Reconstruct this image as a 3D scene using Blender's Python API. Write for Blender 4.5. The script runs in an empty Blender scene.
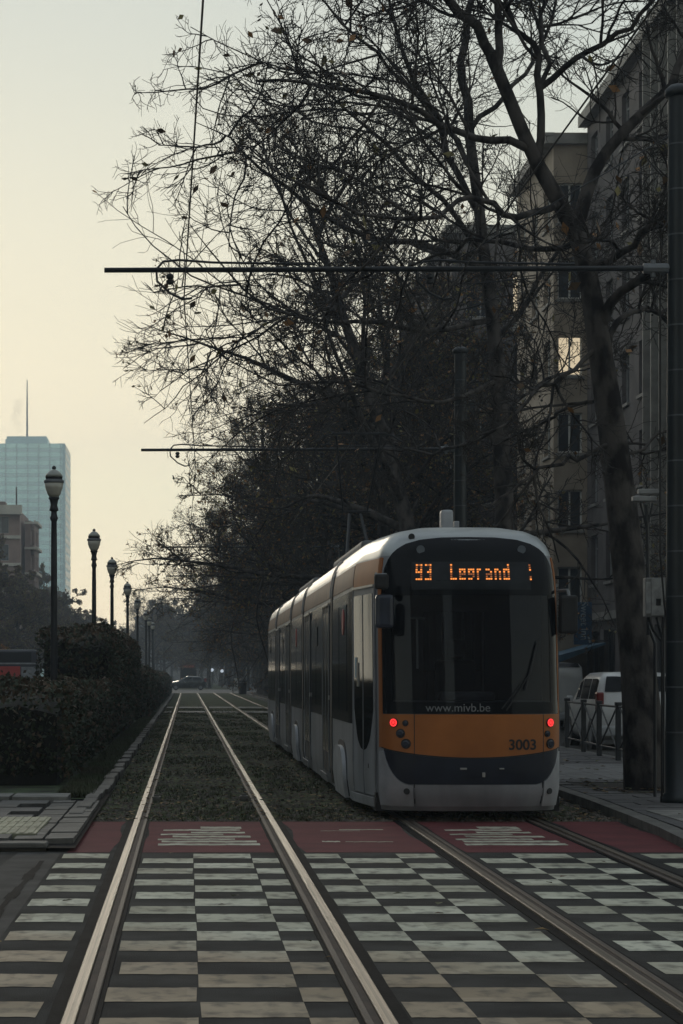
import bpy, bmesh, math, random
import numpy as np
from mathutils import Vector, Matrix

S = bpy.context.scene
C = S.collection
F = 2250.0; VX = 187.0; VY = 675.0; CH = 1.58
R = math.radians
rnd = random.Random(7)
def P(px, py, Z):
    return ((px-VX)*Z/F, Z, CH+(VY-py)*Z/F)

# ------------------------------------------------------------ materials
MATS = {}
def mat(name, col, rough=.6, metal=0., var=.25, scale=4., bump=0., bscale=30., col2=None, spec=.5, detail=6, coat=0., stretch=None, thr=(.35,.65)):
    if name in MATS: return MATS[name]
    m = bpy.data.materials.new(name); m.use_nodes = True
    nt = m.node_tree; b = nt.nodes['Principled BSDF']
    b.inputs['Roughness'].default_value = rough; b.inputs['Metallic'].default_value = metal
    b.inputs['Specular IOR Level'].default_value = spec
    b.inputs['Coat Weight'].default_value = coat
    tc = nt.nodes.new('ShaderNodeTexCoord'); src = tc.outputs['Object']
    if stretch:
        mp = nt.nodes.new('ShaderNodeMapping'); mp.inputs['Scale'].default_value = stretch
        nt.links.new(src, mp.inputs[0]); src = mp.outputs[0]
    n = nt.nodes.new('ShaderNodeTexNoise'); n.inputs['Scale'].default_value = scale; n.inputs['Detail'].default_value = detail
    nt.links.new(src, n.inputs['Vector'])
    r = nt.nodes.new('ShaderNodeValToRGB')
    c2 = col2 if col2 else tuple(c*(1-var) for c in col)
    c1 = col if col2 else tuple(min(1, c*(1+var)) for c in col)
    r.color_ramp.elements[0].position = thr[0]; r.color_ramp.elements[1].position = thr[1]
    r.color_ramp.elements[0].color = (*c2, 1); r.color_ramp.elements[1].color = (*c1, 1)
    nt.links.new(n.outputs['Fac'], r.inputs[0]); nt.links.new(r.outputs[0], b.inputs['Base Color'])
    if bump:
        n2 = nt.nodes.new('ShaderNodeTexNoise'); n2.inputs['Scale'].default_value = bscale; n2.inputs['Detail'].default_value = 5
        nt.links.new(src, n2.inputs['Vector'])
        bp = nt.nodes.new('ShaderNodeBump'); bp.inputs['Strength'].default_value = bump; bp.inputs['Distance'].default_value = .02
        nt.links.new(n2.outputs['Fac'], bp.inputs['Height']); nt.links.new(bp.outputs[0], b.inputs['Normal'])
    MATS[name] = m
    return m
def emis(name, col, s, base=(.1,.1,.1)):
    m = bpy.data.materials.new(name); m.use_nodes = True
    b = m.node_tree.nodes['Principled BSDF']; b.inputs['Base Color'].default_value = (*base, 1)
    b.inputs['Emission Color'].default_value = (*col, 1); b.inputs['Emission Strength'].default_value = s
    return m
def glassmat(name, tint, fac=.25, rough=.03):
    m = bpy.data.materials.new(name); m.use_nodes = True; nt = m.node_tree
    b = nt.nodes['Principled BSDF']; b.inputs['Base Color'].default_value = (.006,.007,.010,1); b.inputs['Roughness'].default_value = rough; b.inputs['Specular IOR Level'].default_value=.28
    t = nt.nodes.new('ShaderNodeBsdfTransparent'); t.inputs[0].default_value = (*tint, 1)
    mx = nt.nodes.new('ShaderNodeMixShader'); mx.inputs[0].default_value = fac
    nt.links.new(b.outputs[0], mx.inputs[1]); nt.links.new(t.outputs[0], mx.inputs[2])
    nt.links.new(mx.outputs[0], nt.nodes['Material Output'].inputs[0])
    return m

M_silver = mat('silver paint', (.27,.28,.30), .42, .25, .24, 1.6, .05, 6, spec=.3, stretch=(1.5,1.5,.35))
M_roof = mat('pale roof paint', (.37,.395,.40), .36, .25, .12, 1.2, .03, 8, coat=.2)
M_copper = mat('copper brown paint', (.35,.125,.035), .42, .1, .14, 2., spec=.3)
M_navy = mat('dark blue bumper', (.016,.020,.032), .42, 0, .25, 3, spec=.3)
M_black = mat('black gloss', (.006,.007,.009), .06, 0, .1, 3, spec=.14)
M_rubber = mat('black rubber', (.015,.015,.016), .7, 0, .3, 8)
M_dark = mat('dark interior', (.02,.021,.024), .6, 0, .3, 4)
M_grey = mat('grey plastic', (.16,.17,.18), .5, 0, .15, 6)
M_lightgrey = mat('light grey fairing', (.34,.35,.37), .45, .1, .2, 3, .05, 12)
M_steel = mat('steel trim', (.5,.5,.5), .3, 1., .1, 5)
M_glass = glassmat('windscreen glass', (.6,.65,.7), .45); M_glass.node_tree.nodes['Principled BSDF'].inputs['Specular IOR Level'].default_value=.55
M_sideglass = mat('tinted side glass', (.012,.011,.012), .12, 0, .3, 2, spec=.25)
M_red = emis('tail lamp red', (1,.03,.03), 1.4, (.3,.01,.01))
M_redhot = emis('tail lamp core', (1,.04,.04), 1.1, (.4,.05,.05))
M_amber = emis('display amber', (1,.30,.05), .95)
M_amber2 = emis('display amber dim', (1,.27,.05), .22)
M_green = mat('dark green mast paint', (.008,.013,.016), .42, 0, .3, 3, .05, 20)
M_iron = mat('black iron', (.012,.014,.017), .5, 0, .3, 10)
M_wire = mat('wire', (.015,.014,.013), .6, 0, .2, 10)

# ------------------------------------------------------------ mesh helpers
def link(name, bm, m, parent=None, smooth=False, loc=None):
    me = bpy.data.meshes.new(name); bm.to_mesh(me); bm.free()
    return linkm(name, me, m, parent, smooth, loc)
def linkm(name, me, m, parent=None, smooth=False, loc=None):
    if m:
        for q in (m if isinstance(m, (list, tuple)) else [m]): me.materials.append(q)
    if smooth: me.polygons.foreach_set('use_smooth', [True]*len(me.polygons))
    o = bpy.data.objects.new(name, me); C.objects.link(o)
    if parent: o.parent = parent
    if loc: o.location = loc
    return o
def tag(o, label, cat, group=None):
    o['label'] = label; o['category'] = cat
    if group: o['group'] = group
    return o
def thing(name, label, cat, loc=(0,0,0), rz=0, group=None):
    o = bpy.data.objects.new(name, None); C.objects.link(o); o.empty_display_size = .2
    o.location = loc; o.rotation_euler = (0,0,rz)
    return tag(o, label, cat, group)
def kids(o): return [c for c in C.objects if c.parent == o]
def dup(o, loc, label, rz=None, sc=None, parent=None):
    r = o.copy(); C.objects.link(r)
    if parent is not None: r.parent = parent
    else:
        r.location = loc
        if rz is not None: r.rotation_euler = (0,0,rz)
        if sc is not None: r.scale = sc
        r['label'] = label
    for ch in kids(o): dup(ch, None, None, parent=r)
    return r
def box(bm, x0,x1,y0,y1,z0,z1, bev=0.):
    vs = [bm.verts.new(v) for v in ((x0,y0,z0),(x1,y0,z0),(x1,y1,z0),(x0,y1,z0),(x0,y0,z1),(x1,y0,z1),(x1,y1,z1),(x0,y1,z1))]
    fs = [bm.faces.new([vs[i] for i in f]) for f in ((0,3,2,1),(4,5,6,7),(0,1,5,4),(1,2,6,5),(2,3,7,6),(3,0,4,7))]
    if bev:
        es = list({e for f in fs for e in f.edges})
        bmesh.ops.bevel(bm, geom=es, offset=bev, segments=2, affect='EDGES', profile=.6)
    return vs
def quad(bm, a,b,c,d): return bm.faces.new([bm.verts.new(v) for v in (a,b,c,d)])
def tube(bm, pts, r, n=8, cap=True):
    pts = [Vector(p) for p in pts]; N = len(pts)
    rr = r if isinstance(r, (list,tuple)) else [r]*N
    rings = []; ref = None
    for i,p in enumerate(pts):
        d = (pts[min(i+1,N-1)]-pts[max(i-1,0)]).normalized()
        if ref is None: ref = d.orthogonal().normalized()
        a = (ref - d*ref.dot(d)).normalized(); b = d.cross(a); ref = a
        rings.append([bm.verts.new(p+(a*math.cos(2*math.pi*k/n)+b*math.sin(2*math.pi*k/n))*rr[i]) for k in range(n)])
    for i in range(N-1):
        for k in range(n):
            bm.faces.new((rings[i][k], rings[i][(k+1)%n], rings[i+1][(k+1)%n], rings[i+1][k]))
    if cap:
        bm.faces.new(rings[0][::-1]); bm.faces.new(rings[-1])
def lathe(bm, prof, n=16, c=(0,0,0)):
    rings = []
    for r,z in prof:
        rings.append([bm.verts.new((c[0]+r*math.cos(2*math.pi*k/n), c[1]+r*math.sin(2*math.pi*k/n), c[2]+z)) for k in range(n)])
    for i in range(len(prof)-1):
        for k in range(n): bm.faces.new((rings[i][k], rings[i][(k+1)%n], rings[i+1][(k+1)%n], rings[i+1][k]))
    bm.faces.new(rings[0][::-1]); bm.faces.new(rings[-1])
def disc(bm, c, r, depth, axis='y', n=20, r2=None):
    r2 = r if r2 is None else r2
    a, b = [], []
    for k in range(n):
        u, v = math.cos(2*math.pi*k/n), math.sin(2*math.pi*k/n)
        if axis=='y':
            a.append(bm.verts.new((c[0]+u*r2, c[1]-depth/2, c[2]+v*r2))); b.append(bm.verts.new((c[0]+u*r, c[1]+depth/2, c[2]+v*r)))
        else:
            a.append(bm.verts.new((c[0]-depth/2, c[1]+u*r, c[2]+v*r))); b.append(bm.verts.new((c[0]+depth/2, c[1]+u*r2, c[2]+v*r2)))
    for k in range(n): bm.faces.new((a[k], a[(k+1)%n], b[(k+1)%n], b[k]))
    bm.faces.new(a[::-1]); bm.faces.new(b)
def NB(): return bmesh.new()
def text_mesh(txt, size, depth=.003, align='CENTER', bold=0.):
    cu = bpy.data.curves.new('writing', 'FONT'); cu.body = txt; cu.size = size; cu.extrude = depth; cu.align_x = align; cu.align_y = 'CENTER'; cu.offset = bold
    o = bpy.data.objects.new('writing', cu); C.objects.link(o)
    bpy.context.view_layer.update()
    me = bpy.data.meshes.new_from_object(o.evaluated_get(bpy.context.evaluated_depsgraph_get()))
    bpy.data.objects.remove(o); bpy.data.curves.remove(cu)
    me.materials.clear()
    return me
def struct(name, bm, m, smooth=False):
    o = link(name, bm, m, smooth=smooth); o['kind'] = 'structure'; return o

# ------------------------------------------------------------ ground
M_soil = mat('dark soil and grass', (.030,.036,.020), .95, 0, .3, 1.3, .8, 14, col2=(.018,.015,.012))
M_track = mat('ballast and dead grass', (.075,.09,.045), 1, 0, .3, 1.6, 1., 26, col2=(.026,.029,.020), spec=.1, thr=(.38,.62))
M_asph = mat('asphalt', (.066,.064,.060), .93, 0, .35, 1.6, .6, 120, spec=.08, col2=(.034,.032,.030), detail=14)
M_slab = mat('pavement slabs', (.085,.082,.078), .8, 0, .25, 3, .3, 40)
M_slablight = mat('pale slab', (.17,.165,.15), .8, 0, .3, 4, .3, 40)
M_kerb = mat('kerb stone', (.10,.095,.085), .8, 0, .3, 5, .4, 30)
M_redlane = mat('worn red surfacing', (.135,.038,.040), .9, 0, .3, 2.2, .4, 90, col2=(.10,.030,.032), spec=.2)
M_gravelroad = mat('far road', (.11,.105,.1), .85, 0, .2, .6)

def sheet(name, pts, z, m):
    bm = NB(); bm.faces.new([bm.verts.new((x,y,z)) for x,y in pts]); return struct(name, bm, m)
def rect(x0,x1,y0,y1): return [(x0,y0),(x1,y0),(x1,y1),(x0,y1)]
sheet('ground', rect(-900,900,-300,1300), -.03, M_soil)
sheet('road', rect(-40,40,-20,24.2), 0, M_asph)
sheet('side_road', rect(-14,-6.6,30,420), -.012, M_asph)
sheet('carriageway', rect(7.85,11.0,36,420), -.012, M_asph)
sheet('track_bed', rect(-1.02,4.62,24.2,196), .0, M_track)
sheet('cross_road', rect(-60,60,196,246), .0, M_gravelroad)
sheet('far_track_bed', rect(-1.02,4.62,246,420), .0, M_track)
sheet('side_street', rect(-60,-6.6,100,128), -.006, M_asph)

# red cycle lane, split where rails run (rails stand proud of it)
bm = NB()
for a,b in ((-1.08,-.66),(-.40,.80),(1.04,2.21),(2.46,3.66),(3.90,4.62)):
    n = 6
    prevl = None
    for i in range(n):
        y0 = 20.02+4.2*i/n; y1 = 20.02+4.2*(i+1)/n
        j = lambda y: 0.03*math.sin(y*7+a*5)
        quad(bm, (a+j(y0),y0,.0015),(b+j(y0+3),y0,.0015),(b+j(y1+3),y1,.0015),(a+j(y1),y1,.0015))
struct('cycle_lane', bm, M_redlane)

# paint
def paintmat():
    m = bpy.data.materials.new('worn road paint'); m.use_nodes = True; nt = m.node_tree; b = nt.nodes['Principled BSDF']
    tc = nt.nodes.new('ShaderNodeTexCoord')
    def noise(sc, det, st=(1,1,1)):
        mp = nt.nodes.new('ShaderNodeMapping'); mp.inputs['Scale'].default_value = st; nt.links.new(tc.outputs['Object'], mp.inputs[0])
        n = nt.nodes.new('ShaderNodeTexNoise'); n.inputs['Scale'].default_value = sc; n.inputs['Detail'].default_value = det; nt.links.new(mp.outputs[0], n.inputs['Vector']); return n.outputs['Fac']
    def ramp(src, p0, c0, p1, c1):
        r = nt.nodes.new('ShaderNodeValToRGB'); r.color_ramp.elements[0].position = p0; r.color_ramp.elements[1].position = p1
        r.color_ramp.elements[0].color = (*c0,1); r.color_ramp.elements[1].color = (*c1,1); nt.links.new(src, r.inputs[0]); return r.outputs[0]
    def mix(f, a, bb):
        x = nt.nodes.new('ShaderNodeMix'); x.data_type = 'RGBA'; nt.links.new(f, x.inputs[0]); nt.links.new(a, x.inputs[6]); nt.links.new(bb, x.inputs[7]); return x.outputs[2]
    white = ramp(noise(1.3,6), .3, (.37,.36,.28), .7, (.56,.555,.45))
    tan = ramp(noise(2.1,6), .3, (.20,.135,.085), .7, (.35,.25,.16))
    sx = nt.nodes.new('ShaderNodeSeparateXYZ'); nt.links.new(tc.outputs['Object'], sx.inputs[0])
    # rusty stain near the left track and near the camera end of the crossing
    ma = nt.nodes.new('ShaderNodeMath'); ma.operation='MULTIPLY_ADD'; nt.links.new(sx.outputs['Y'], ma.inputs[0]); ma.inputs[1].default_value=-.75; ma.inputs[2].default_value=10.5
    mb = nt.nodes.new('ShaderNodeMath'); mb.operation='MULTIPLY_ADD'; nt.links.new(sx.outputs['X'], mb.inputs[0]); mb.inputs[1].default_value=-.45; nt.links.new(ma.outputs[0], mb.inputs[2])
    mc = nt.nodes.new('ShaderNodeMath'); mc.operation='MULTIPLY_ADD'; nt.links.new(noise(.9,4), mc.inputs[0]); mc.inputs[1].default_value=1.6; nt.links.new(mb.outputs[0], mc.inputs[2])
    md = nt.nodes.new('ShaderNodeMath'); md.operation='SUBTRACT'; nt.links.new(mc.outputs[0], md.inputs[0]); md.inputs[1].default_value=.8; md.use_clamp=True
    me_ = nt.nodes.new('ShaderNodeMath'); me_.operation='MULTIPLY'; nt.links.new(md.outputs[0], me_.inputs[0]); me_.inputs[1].default_value=.75
    col = mix(me_.outputs[0], white, tan)
    asph = ramp(noise(3,4), .3, (.035,.034,.031), .7, (.06,.058,.054))
    wear = ramp(noise(9,14,(1,.6,1)), .47, (0,0,0), .74, (.85,.85,.85))
    sn = nt.nodes.new('ShaderNodeVectorMath'); sn.operation='SNAP'; nt.links.new(tc.outputs['Object'],sn.inputs[0]); sn.inputs[1].default_value=(.5,.5,5)
    wn = nt.nodes.new('ShaderNodeTexWhiteNoise'); nt.links.new(sn.outputs[0],wn.inputs['Vector'])
    tone = ramp(wn.outputs['Value'],0,(.74,.73,.70),1,(1.06,1.06,1.06))
    mu = nt.nodes.new('ShaderNodeMix'); mu.data_type='RGBA'; mu.blend_type='MULTIPLY'; mu.inputs[0].default_value=1; nt.links.new(col,mu.inputs[6]); nt.links.new(tone,mu.inputs[7]); col=mu.outputs[2]
    col = mix(wear, col, asph)
    nt.links.new(col, b.inputs['Base Color']); b.inputs['Roughness'].default_value = .8; b.inputs['Specular IOR Level'].default_value = .2
    return m
M_paint = paintmat()
bm = NB(); r2 = random.Random(3)
def cell(x0,x1,y0,y1,rag=.015, bow=0.):
    n = 8; top=[]; bot=[]
    o1, o2 = r2.uniform(-rag,rag), r2.uniform(-rag,rag)
    for i in range(n+1):
        x = x0+(x1-x0)*i/n
        sh = bow*math.sin(math.pi*i/n)
        e0 = r2.uniform(-rag,rag)*.6 + sh; e1 = r2.uniform(-rag,rag)*.6 + sh
        bot.append(bm.verts.new((x+(o1 if i==0 else o2 if i==n else 0), y0+e0+.004, .003)))
        top.append(bm.verts.new((x+(o1 if i==0 else o2 if i==n else 0)*.5, y1+e1-.004, .003)))
    for i in range(n): bm.faces.new((bot[i],bot[i+1],top[i+1],top[i]))
cols = [(-1.09,-.68,0,.02),(-.39,.055,1,.015),(.06,.56,0,.01),(.565,.80,1,.01),(1.03,1.33,0,.01),(1.335,1.83,1,.01),(1.835,2.18,0,.01),
        (2.52,2.86,1,.01),(2.865,3.34,0,.01),(3.345,3.62,1,.01),(3.98,4.55,0,.03),(4.56,5.2,0,.03)]
for x0,x1,ph,rag in cols:
    for k in range(3, 20):
        y1 = 19.86-(19-k) - (.5 if ph else 0)
        y0 = y1-.5
        ext = 0
        if x0 == -.39: ext = .03*math.sin(k*1.7)
        cell(x0+max(ext,-.04), x1, y0, y1, rag, .02 if x0==-1.09 else 0)
struct('crosswalk_marking', bm, M_paint)
# bicycle symbols in the red lane: long flattened painted strokes
bm = NB()
def stroke(x0,x1,y0,y1,t0=.004):
    n=6
    for i in range(n):
        a=x0+(x1-x0)*i/n; b=x0+(x1-x0)*(i+1)/n
        w=.03*math.sin(i*2.1+y0*9)
        quad(bm,(a,y0+w,.003),(b,y0-w*.3,.003),(b,y1-w*.3,.003),(a,y1+w,.003))
def bike(cx, fl=1):
    for (a,b,y,w) in ((-.43,.52,20.85,.13),(-.40,.50,21.2,.13),(-.44,.30,21.52,.10),(-.30,.46,21.85,.13),(-.42,.20,22.2,.09),(-.12,.42,22.42,.12),(-.40,.38,22.8,.10),(-.02,.40,23.08,.18)):
        stroke(cx+a*fl, cx+b*fl, y, y+w*1.75) if fl>0 else stroke(cx-b, cx-a, y, y+w*1.25)
bike(.16); bike(3.02)
for (a,b,y,w) in ((1.28,1.45,21.25,.12),(1.5,1.95,21.25,.07),(1.55,2.0,22.9,.10),(1.35,1.75,22.75,.05)): stroke(a,b,y,y+w)
struct('cycle_lane_marking', bm, M_paint)

# rails (grooved street rail)
M_rail = mat('polished rail steel', (.115,.095,.072), .46, .6, .7, 3, .3, 60, spec=.25, stretch=(26,.12,8))
M_railside = mat('rusty rail lip', (.075,.055,.042), .7, .2, .35, 3, .25, 40, stretch=(6,.3,6))
M_groove = mat('rail groove rust', (.04,.025,.017), .9, 0, .3, 4)
M_joint = mat('bitumen joint', (.013,.012,.012), .9, 0, .3, 3, .3, 50, spec=.08)
for xc, sgn in ((-.535,1),(.915,-1),(2.33,1),(3.78,-1)):
    t = thing('tram_rail', {-.535:'worn shiny rail at the left edge of the near track', .915:'second rail from the left, right-hand rail of the empty track', 2.33:'third rail from the left, running under the left wheels of the tram', 3.78:'rightmost rail, running under the right wheels of the tram'}[xc], 'rail', (xc,2,0), group='tram rails in the street')
    def strip(name, a, b, z, m, z2=None, bb=.005, y0=0., y1=194.):
        bm = NB(); ys = [y0]+[y for y in (8,22.2,60,120) if y0<y<y1]+[y1]
        a_, b_ = sorted((a*sgn, b*sgn))
        # profile with small chamfers
        prof = [(a_,-.02),(a_,z-bb),(a_+bb,z),(b_-bb,z),(b_,z-bb),(b_,-.02)]
        rows = [[bm.verts.new((p[0],y,p[1])) for p in prof] for y in ys]
        for i in range(len(ys)-1):
            for k in range(len(prof)-1): bm.faces.new((rows[i][k],rows[i+1][k],rows[i+1][k+1],rows[i][k+1]))
        return link(name, bm, m, t)
    strip('joint_strip', -.105, -.037, .0065, M_joint, y1=22.3, bb=.001)
    strip('rail_head', -.034, .032, .022, M_rail)
    strip('rail_groove', .033, .072, .010, M_groove, bb=.001)
    strip('rail_lip', .073, .108, .018, M_railside)
    strip('outer_joint', .110, .135, .0065, M_joint, y1=22.3, bb=.001)
# rail bolts / drainage boxes on the ballast
for k,(x,y) in enumerate(((-.38,28.2),(.72,28.4))):
    bm = NB(); box(bm, -.05,.05,-.12,.12,0,.06,.01); box(bm,-.03,.03,-.03,.03,.06,.08,.005)
    tag(link('rail_clamp', bm, M_kerb, loc=(x,y,0)), 'small grey clamp box beside the %s rail just past the red lane' % ('left' if k==0 else 'second'), 'clamp', 'rail clamp boxes')

# concrete crossing bands
for k,(y0,y1) in enumerate(((93.5,97.5),(107,110.5))):
    bm = NB(); 
    for a,b in ((-.98,-.66),(-.38,.76),(1.08,2.2),(2.48,3.62),(3.92,4.6)): box(bm,a,b,y0,y1,-.02,.02,.004)
    o = struct('crossing_path', bm, M_slablight)

# left pavement with slabs
def slabs(name, x0,x1,y0,y1,nx,ny,z,m,gap=.012,seed=1,th=.05, skew=0., shear=0.):
    rr = random.Random(seed); bm = NB()
    dx=(x1-x0)/nx; dy=(y1-y0)/ny
    for j in range(ny):
        o = skew*dx*(j%2)
        for i in range(nx):
            a=x0+i*dx-o; b=a+dx; c=y0+j*dy; d=c+dy
            dz=rr.uniform(-.006,.006); e=rr.uniform(0,.006)
            vs=box(bm,max(a,x0)+gap/2,b-gap/2,c+gap/2,d-gap/2,z-th,z+dz)
            for v in vs:
                v.co.x += shear*(v.co.y-y0)
                if v.co.z > z-.02: v.co.z += e*(v.co.x-a)/dx
    return struct(name, bm, m)
sheet('pavement_base', rect(-7,-1.0,20.1,31.0), .035, M_joint)
slabs('pavement', -7,-1.62,20.5,26.9,9,9,.085,M_slab,skew=.5,seed=2,gap=.03)
slabs('pavement_edge', -1.60,-1.03,20.6,26.9,2,14,.078,M_kerb,seed=5,gap=.025)
bm=NB(); 
for i in range(8): box(bm,-7+i*.72,-7+i*.72+.70,20.16,20.46,-.02,.075,.015)
struct('kerb_front', bm, M_kerb)
# row of pale edging slabs
bm=NB()
for i in range(8): box(bm,-7+i*.70,-7+i*.70+.67,26.95,27.75,.0,.125,.01)
struct('edging_slabs', bm, M_slablight)
# tactile paving: ribbed cream tiles
bm=NB()
for i in range(5):
    for j in range(3):
        x0=-4.0+i*.52; y0=21.05+j*.82
        box(bm,x0,x0+.505,y0,y0+.80,.04,.098,.004)
        for k in range(6): box(bm,x0+.02+k*.082,x0+.06+k*.082,y0+.03,y0+.77,.0985,.104)
struct('tactile_paving', bm, mat('cream tactile tile',(.27,.265,.18),.75,0,.25,3,.2,40))
# long kerb beside the track
bm=NB(); y=24.3
while y<190:
    L=1.0 if y<70 else 6.0
    dx=.02*math.sin(y*1.3); w=.16
    if y<29: dx -= 0.02*(29-y)
    box(bm,-1.19+dx,-1.19+dx+w,y+.01,y+L-.01,-.02,.10+.012*math.sin(y*3),.02 if y<50 else 0)
    y+=L
struct('track_kerb', bm, M_kerb)
sheet('grass_strip', rect(-6.6,-1.16,27.8,190), .05, mat('verge grass',(.06,.09,.035),.95,0,.3,2.5,.9,30,col2=(.02,.017,.012)))
# crack in left asphalt
bm=NB(); pts=[P(40,862,1)]
cr=[(42,861),(37,868),(30,874),(27,880),(20,887),(15,893),(9,899),(0,910),(-8,925)]
for i in range(len(cr)-1):
    def g(p): 
        Z=F*CH/(p[1]-VY); return ((p[0]-VX)*Z/F, Z)
    a=g(cr[i]); b=g(cr[i+1]); w=.02+.012*(i%3)
    quad(bm,(a[0]-w,a[1],.004),(a[0]+w,a[1],.004),(b[0]+w,b[1],.004),(b[0]-w,b[1],.004))
struct('asphalt_crack', bm, M_joint)
# asphalt patch slightly lighter beside left stripes
sheet('asphalt_patch', [(-1.9,8),(-1.12,8),(-1.12,20.0),(-1.5,20.0)], .001, mat('patched asphalt',(.055,.053,.051),.88,0,.25,3,.4,90,spec=.15))

# right pavement
def rpt(pts,z,name,m): return sheet(name,pts,z,m)
bm=NB()
kp=[(4.50,20.3),(4.62,22),(4.70,24),(4.80,27),(4.86,31),(4.86,190)]
# sidewalk surface
kerbline=[(4.64,20.3),(4.76,22),(4.84,24),(4.94,27),(5.0,31),(5.0,196)]
for i in range(len(kp)-1):
    (a,y0),(b,y1)=kp[i],kp[i+1]
    n=max(1,int((y1-y0)/1.0)) if y0<60 else 1
    n=min(n,60)
    for k in range(n):
        u0=k/n;u1=(k+1)/n; ya=y0+(y1-y0)*u0; yb=y0+(y1-y0)*u1; xa=a+(b-a)*u0; xb=a+(b-a)*u1
        vs=box(bm,xa,xa+.17,ya+.008,yb-.008,-.02,.09)
        for v in vs:
            if abs(v.co.y-(yb-.008))<1e-5: v.co.x+=xb-xa
struct('kerb_right', bm, M_kerb)
bm=NB(); bm.faces.new([bm.verts.new((x,y,.06)) for x,y in [(x+.04,y) for x,y in kerbline]+[(7.8,196),(7.8,20.3)]]); struct('pavement_bed', bm, M_joint)
M_slabR=mat('right paving',(.075,.072,.072),.8,0,.25,2.5,.3,40)
bm=NB(); rr=random.Random(9)
for j in range(72):
    y0=20.4+j*.5
    xs=np.interp(y0+.5,[k[1] for k in kerbline],[k[0] for k in kerbline])+.06
    x=xs
    i=0
    while x<7.7:
        w=.5 if not(i==0 and j%2) else .25
        if not (5.3<x+w/2<6.7 and 28.3<y0+.25<31.6):
            box(bm,x+.006,min(x+w,7.75)-.006,y0+.006,y0+.494,.02,.085+rr.uniform(-.004,.004))
        x+=w;i+=1
struct('pavement_right', bm, M_slabR)
bm=NB()
for i in range(5):
    for j in range(4):
        box(bm,5.05+i*.5,5.54+i*.5,22.3+j*.62,22.91+j*.62,.05,.094,.004)
struct('pale_paving', bm, M_slablight)
bm=NB()
for i in range(6):
    for j in range(7):
        box(bm,5.12+i*.5,5.61+i*.5,32.0+j*.8,32.79+j*.8,.05,.094,.003)
struct('pale_paving_far', bm, mat('mid paving',(.13,.128,.125),.8,0,.2,3,.3,40))
sheet('tree_pit', rect(5.3,6.7,28.4,31.4), .075, mat('pit soil',(.022,.018,.014),1,0,.4,5,1,30))
sheet('right_kerb_road', rect(7.8,7.95,20.3,196), .07, M_kerb)
sheet('right_lane', rect(7.95,12.0,30,196), .002, M_asph)
sheet('house_pavement', rect(12.0,15.2,30,420), .05, M_slab)

# fallen leaves and tufts: uncountable
def scatter(name, n, fn, size, mats, seed, up=.5, z=.01):
    rng=np.random.default_rng(seed)
    V=[];Fc=[];mi=[]
    for i in range(n):
        x,y,zz=fn(rng); s=size*rng.uniform(.6,1.4); a=rng.uniform(0,6.28); t=rng.uniform(-up,up)
        ca,sa=math.cos(a),math.sin(a); b=len(V)
        for u,v in ((-1,0),(-.2,-.7),(1,0),(-.2,.7)):
            V.append((x+(u*ca-v*sa)*s, y+(u*sa+v*ca)*s, zz+z+abs(t)*s*(u+1)*.5+ (0.2*s if v else 0)))
        Fc.append((b,b+1,b+2,b+3)); mi.append(rng.integers(0,len(mats)))
    me=bpy.data.meshes.new(name); me.from_pydata(V,[],Fc)
    o=linkm(name,me,mats); me.polygons.foreach_set('material_index',[int(q) for q in mi]); o['kind']='stuff'; return o
ML=[mat('fallen leaf ochre',(.20,.13,.05),.8,0,.3,2),mat('fallen leaf brown',(.12,.07,.035),.8,0,.3,2),mat('fallen leaf olive',(.07,.07,.03),.8,0,.3,2)]
def trackpt(rng):
    y=24.4+ (rng.random()**1.6)*90; 
    x=rng.uniform(-1.0,4.8); return x,y,.0
def vergept(rng):
    y=28+ (rng.random()**1.5)*60; return rng.uniform(-1.55,-1.2),y,.05
def rightpt(rng):
    if rng.random()<.5: return rng.uniform(5.2,6.8),rng.uniform(28,32),.09
    return rng.uniform(4.9,7.7),rng.uniform(21,50),.09
def roadpt(rng): return rng.uniform(-1.5,4.8),rng.uniform(10,24),.012
o=scatter('fallen_leaves',8500,trackpt,.035,ML,1); tag(o,'dead leaves strewn over the ballast between the rails','leaves')
o=scatter('verge_leaves',900,vergept,.035,ML,2); tag(o,'dead leaves lying on the grass strip under the hedges','leaves')
o=scatter('pavement_leaves',320,rightpt,.045,ML,3); tag(o,'dead leaves on the right-hand pavement round the tree foot','leaves')
o=scatter('crossing_leaves',26,roadpt,.035,ML,4); tag(o,'a few stray leaves on the chequered crossing','leaves')
def tufts(name,n,fn,h,m,seed):
    rng=np.random.default_rng(seed); V=[];Fc=[]
    for i in range(n):
        x,y,z=fn(rng); 
        for k in range(4):
            a=rng.uniform(0,6.28); hh=h*rng.uniform(.4,1.3); l=hh*rng.uniform(.2,.9); b=len(V); w=.006+.004*y/30
            cx,cy=x+rng.uniform(-.03,.03),y+rng.uniform(-.03,.03)
            V+= [(cx-math.sin(a)*w,cy+math.cos(a)*w,z),(cx+math.sin(a)*w,cy-math.cos(a)*w,z),(cx+math.cos(a)*l,cy+math.sin(a)*l,z+hh)]
            Fc.append((b,b+1,b+2))
    me=bpy.data.meshes.new(name); me.from_pydata(V,[],Fc); o=linkm(name,me,m); o['kind']='stuff'; return o
M_blade=mat('grass blades',(.06,.085,.035),.9,0,.5,1.,col2=(.065,.06,.035))
def trackg(rng):
    while True:
        y=24.3+(rng.random()**1.4)*80; x=rng.uniform(-1.0,4.6)
        if math.sin(x*2.3+y*.5)+math.sin(y*1.1-x)+rng.uniform(-1,1)>.1 and min(abs(x-r) for r in (-.535,.915,2.33,3.78))>.12: return x,y,0
o=tufts('track_grass',8000,trackg,.04,M_blade,5); tag(o,'thin dark grass growing through the ballast','grass')
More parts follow.
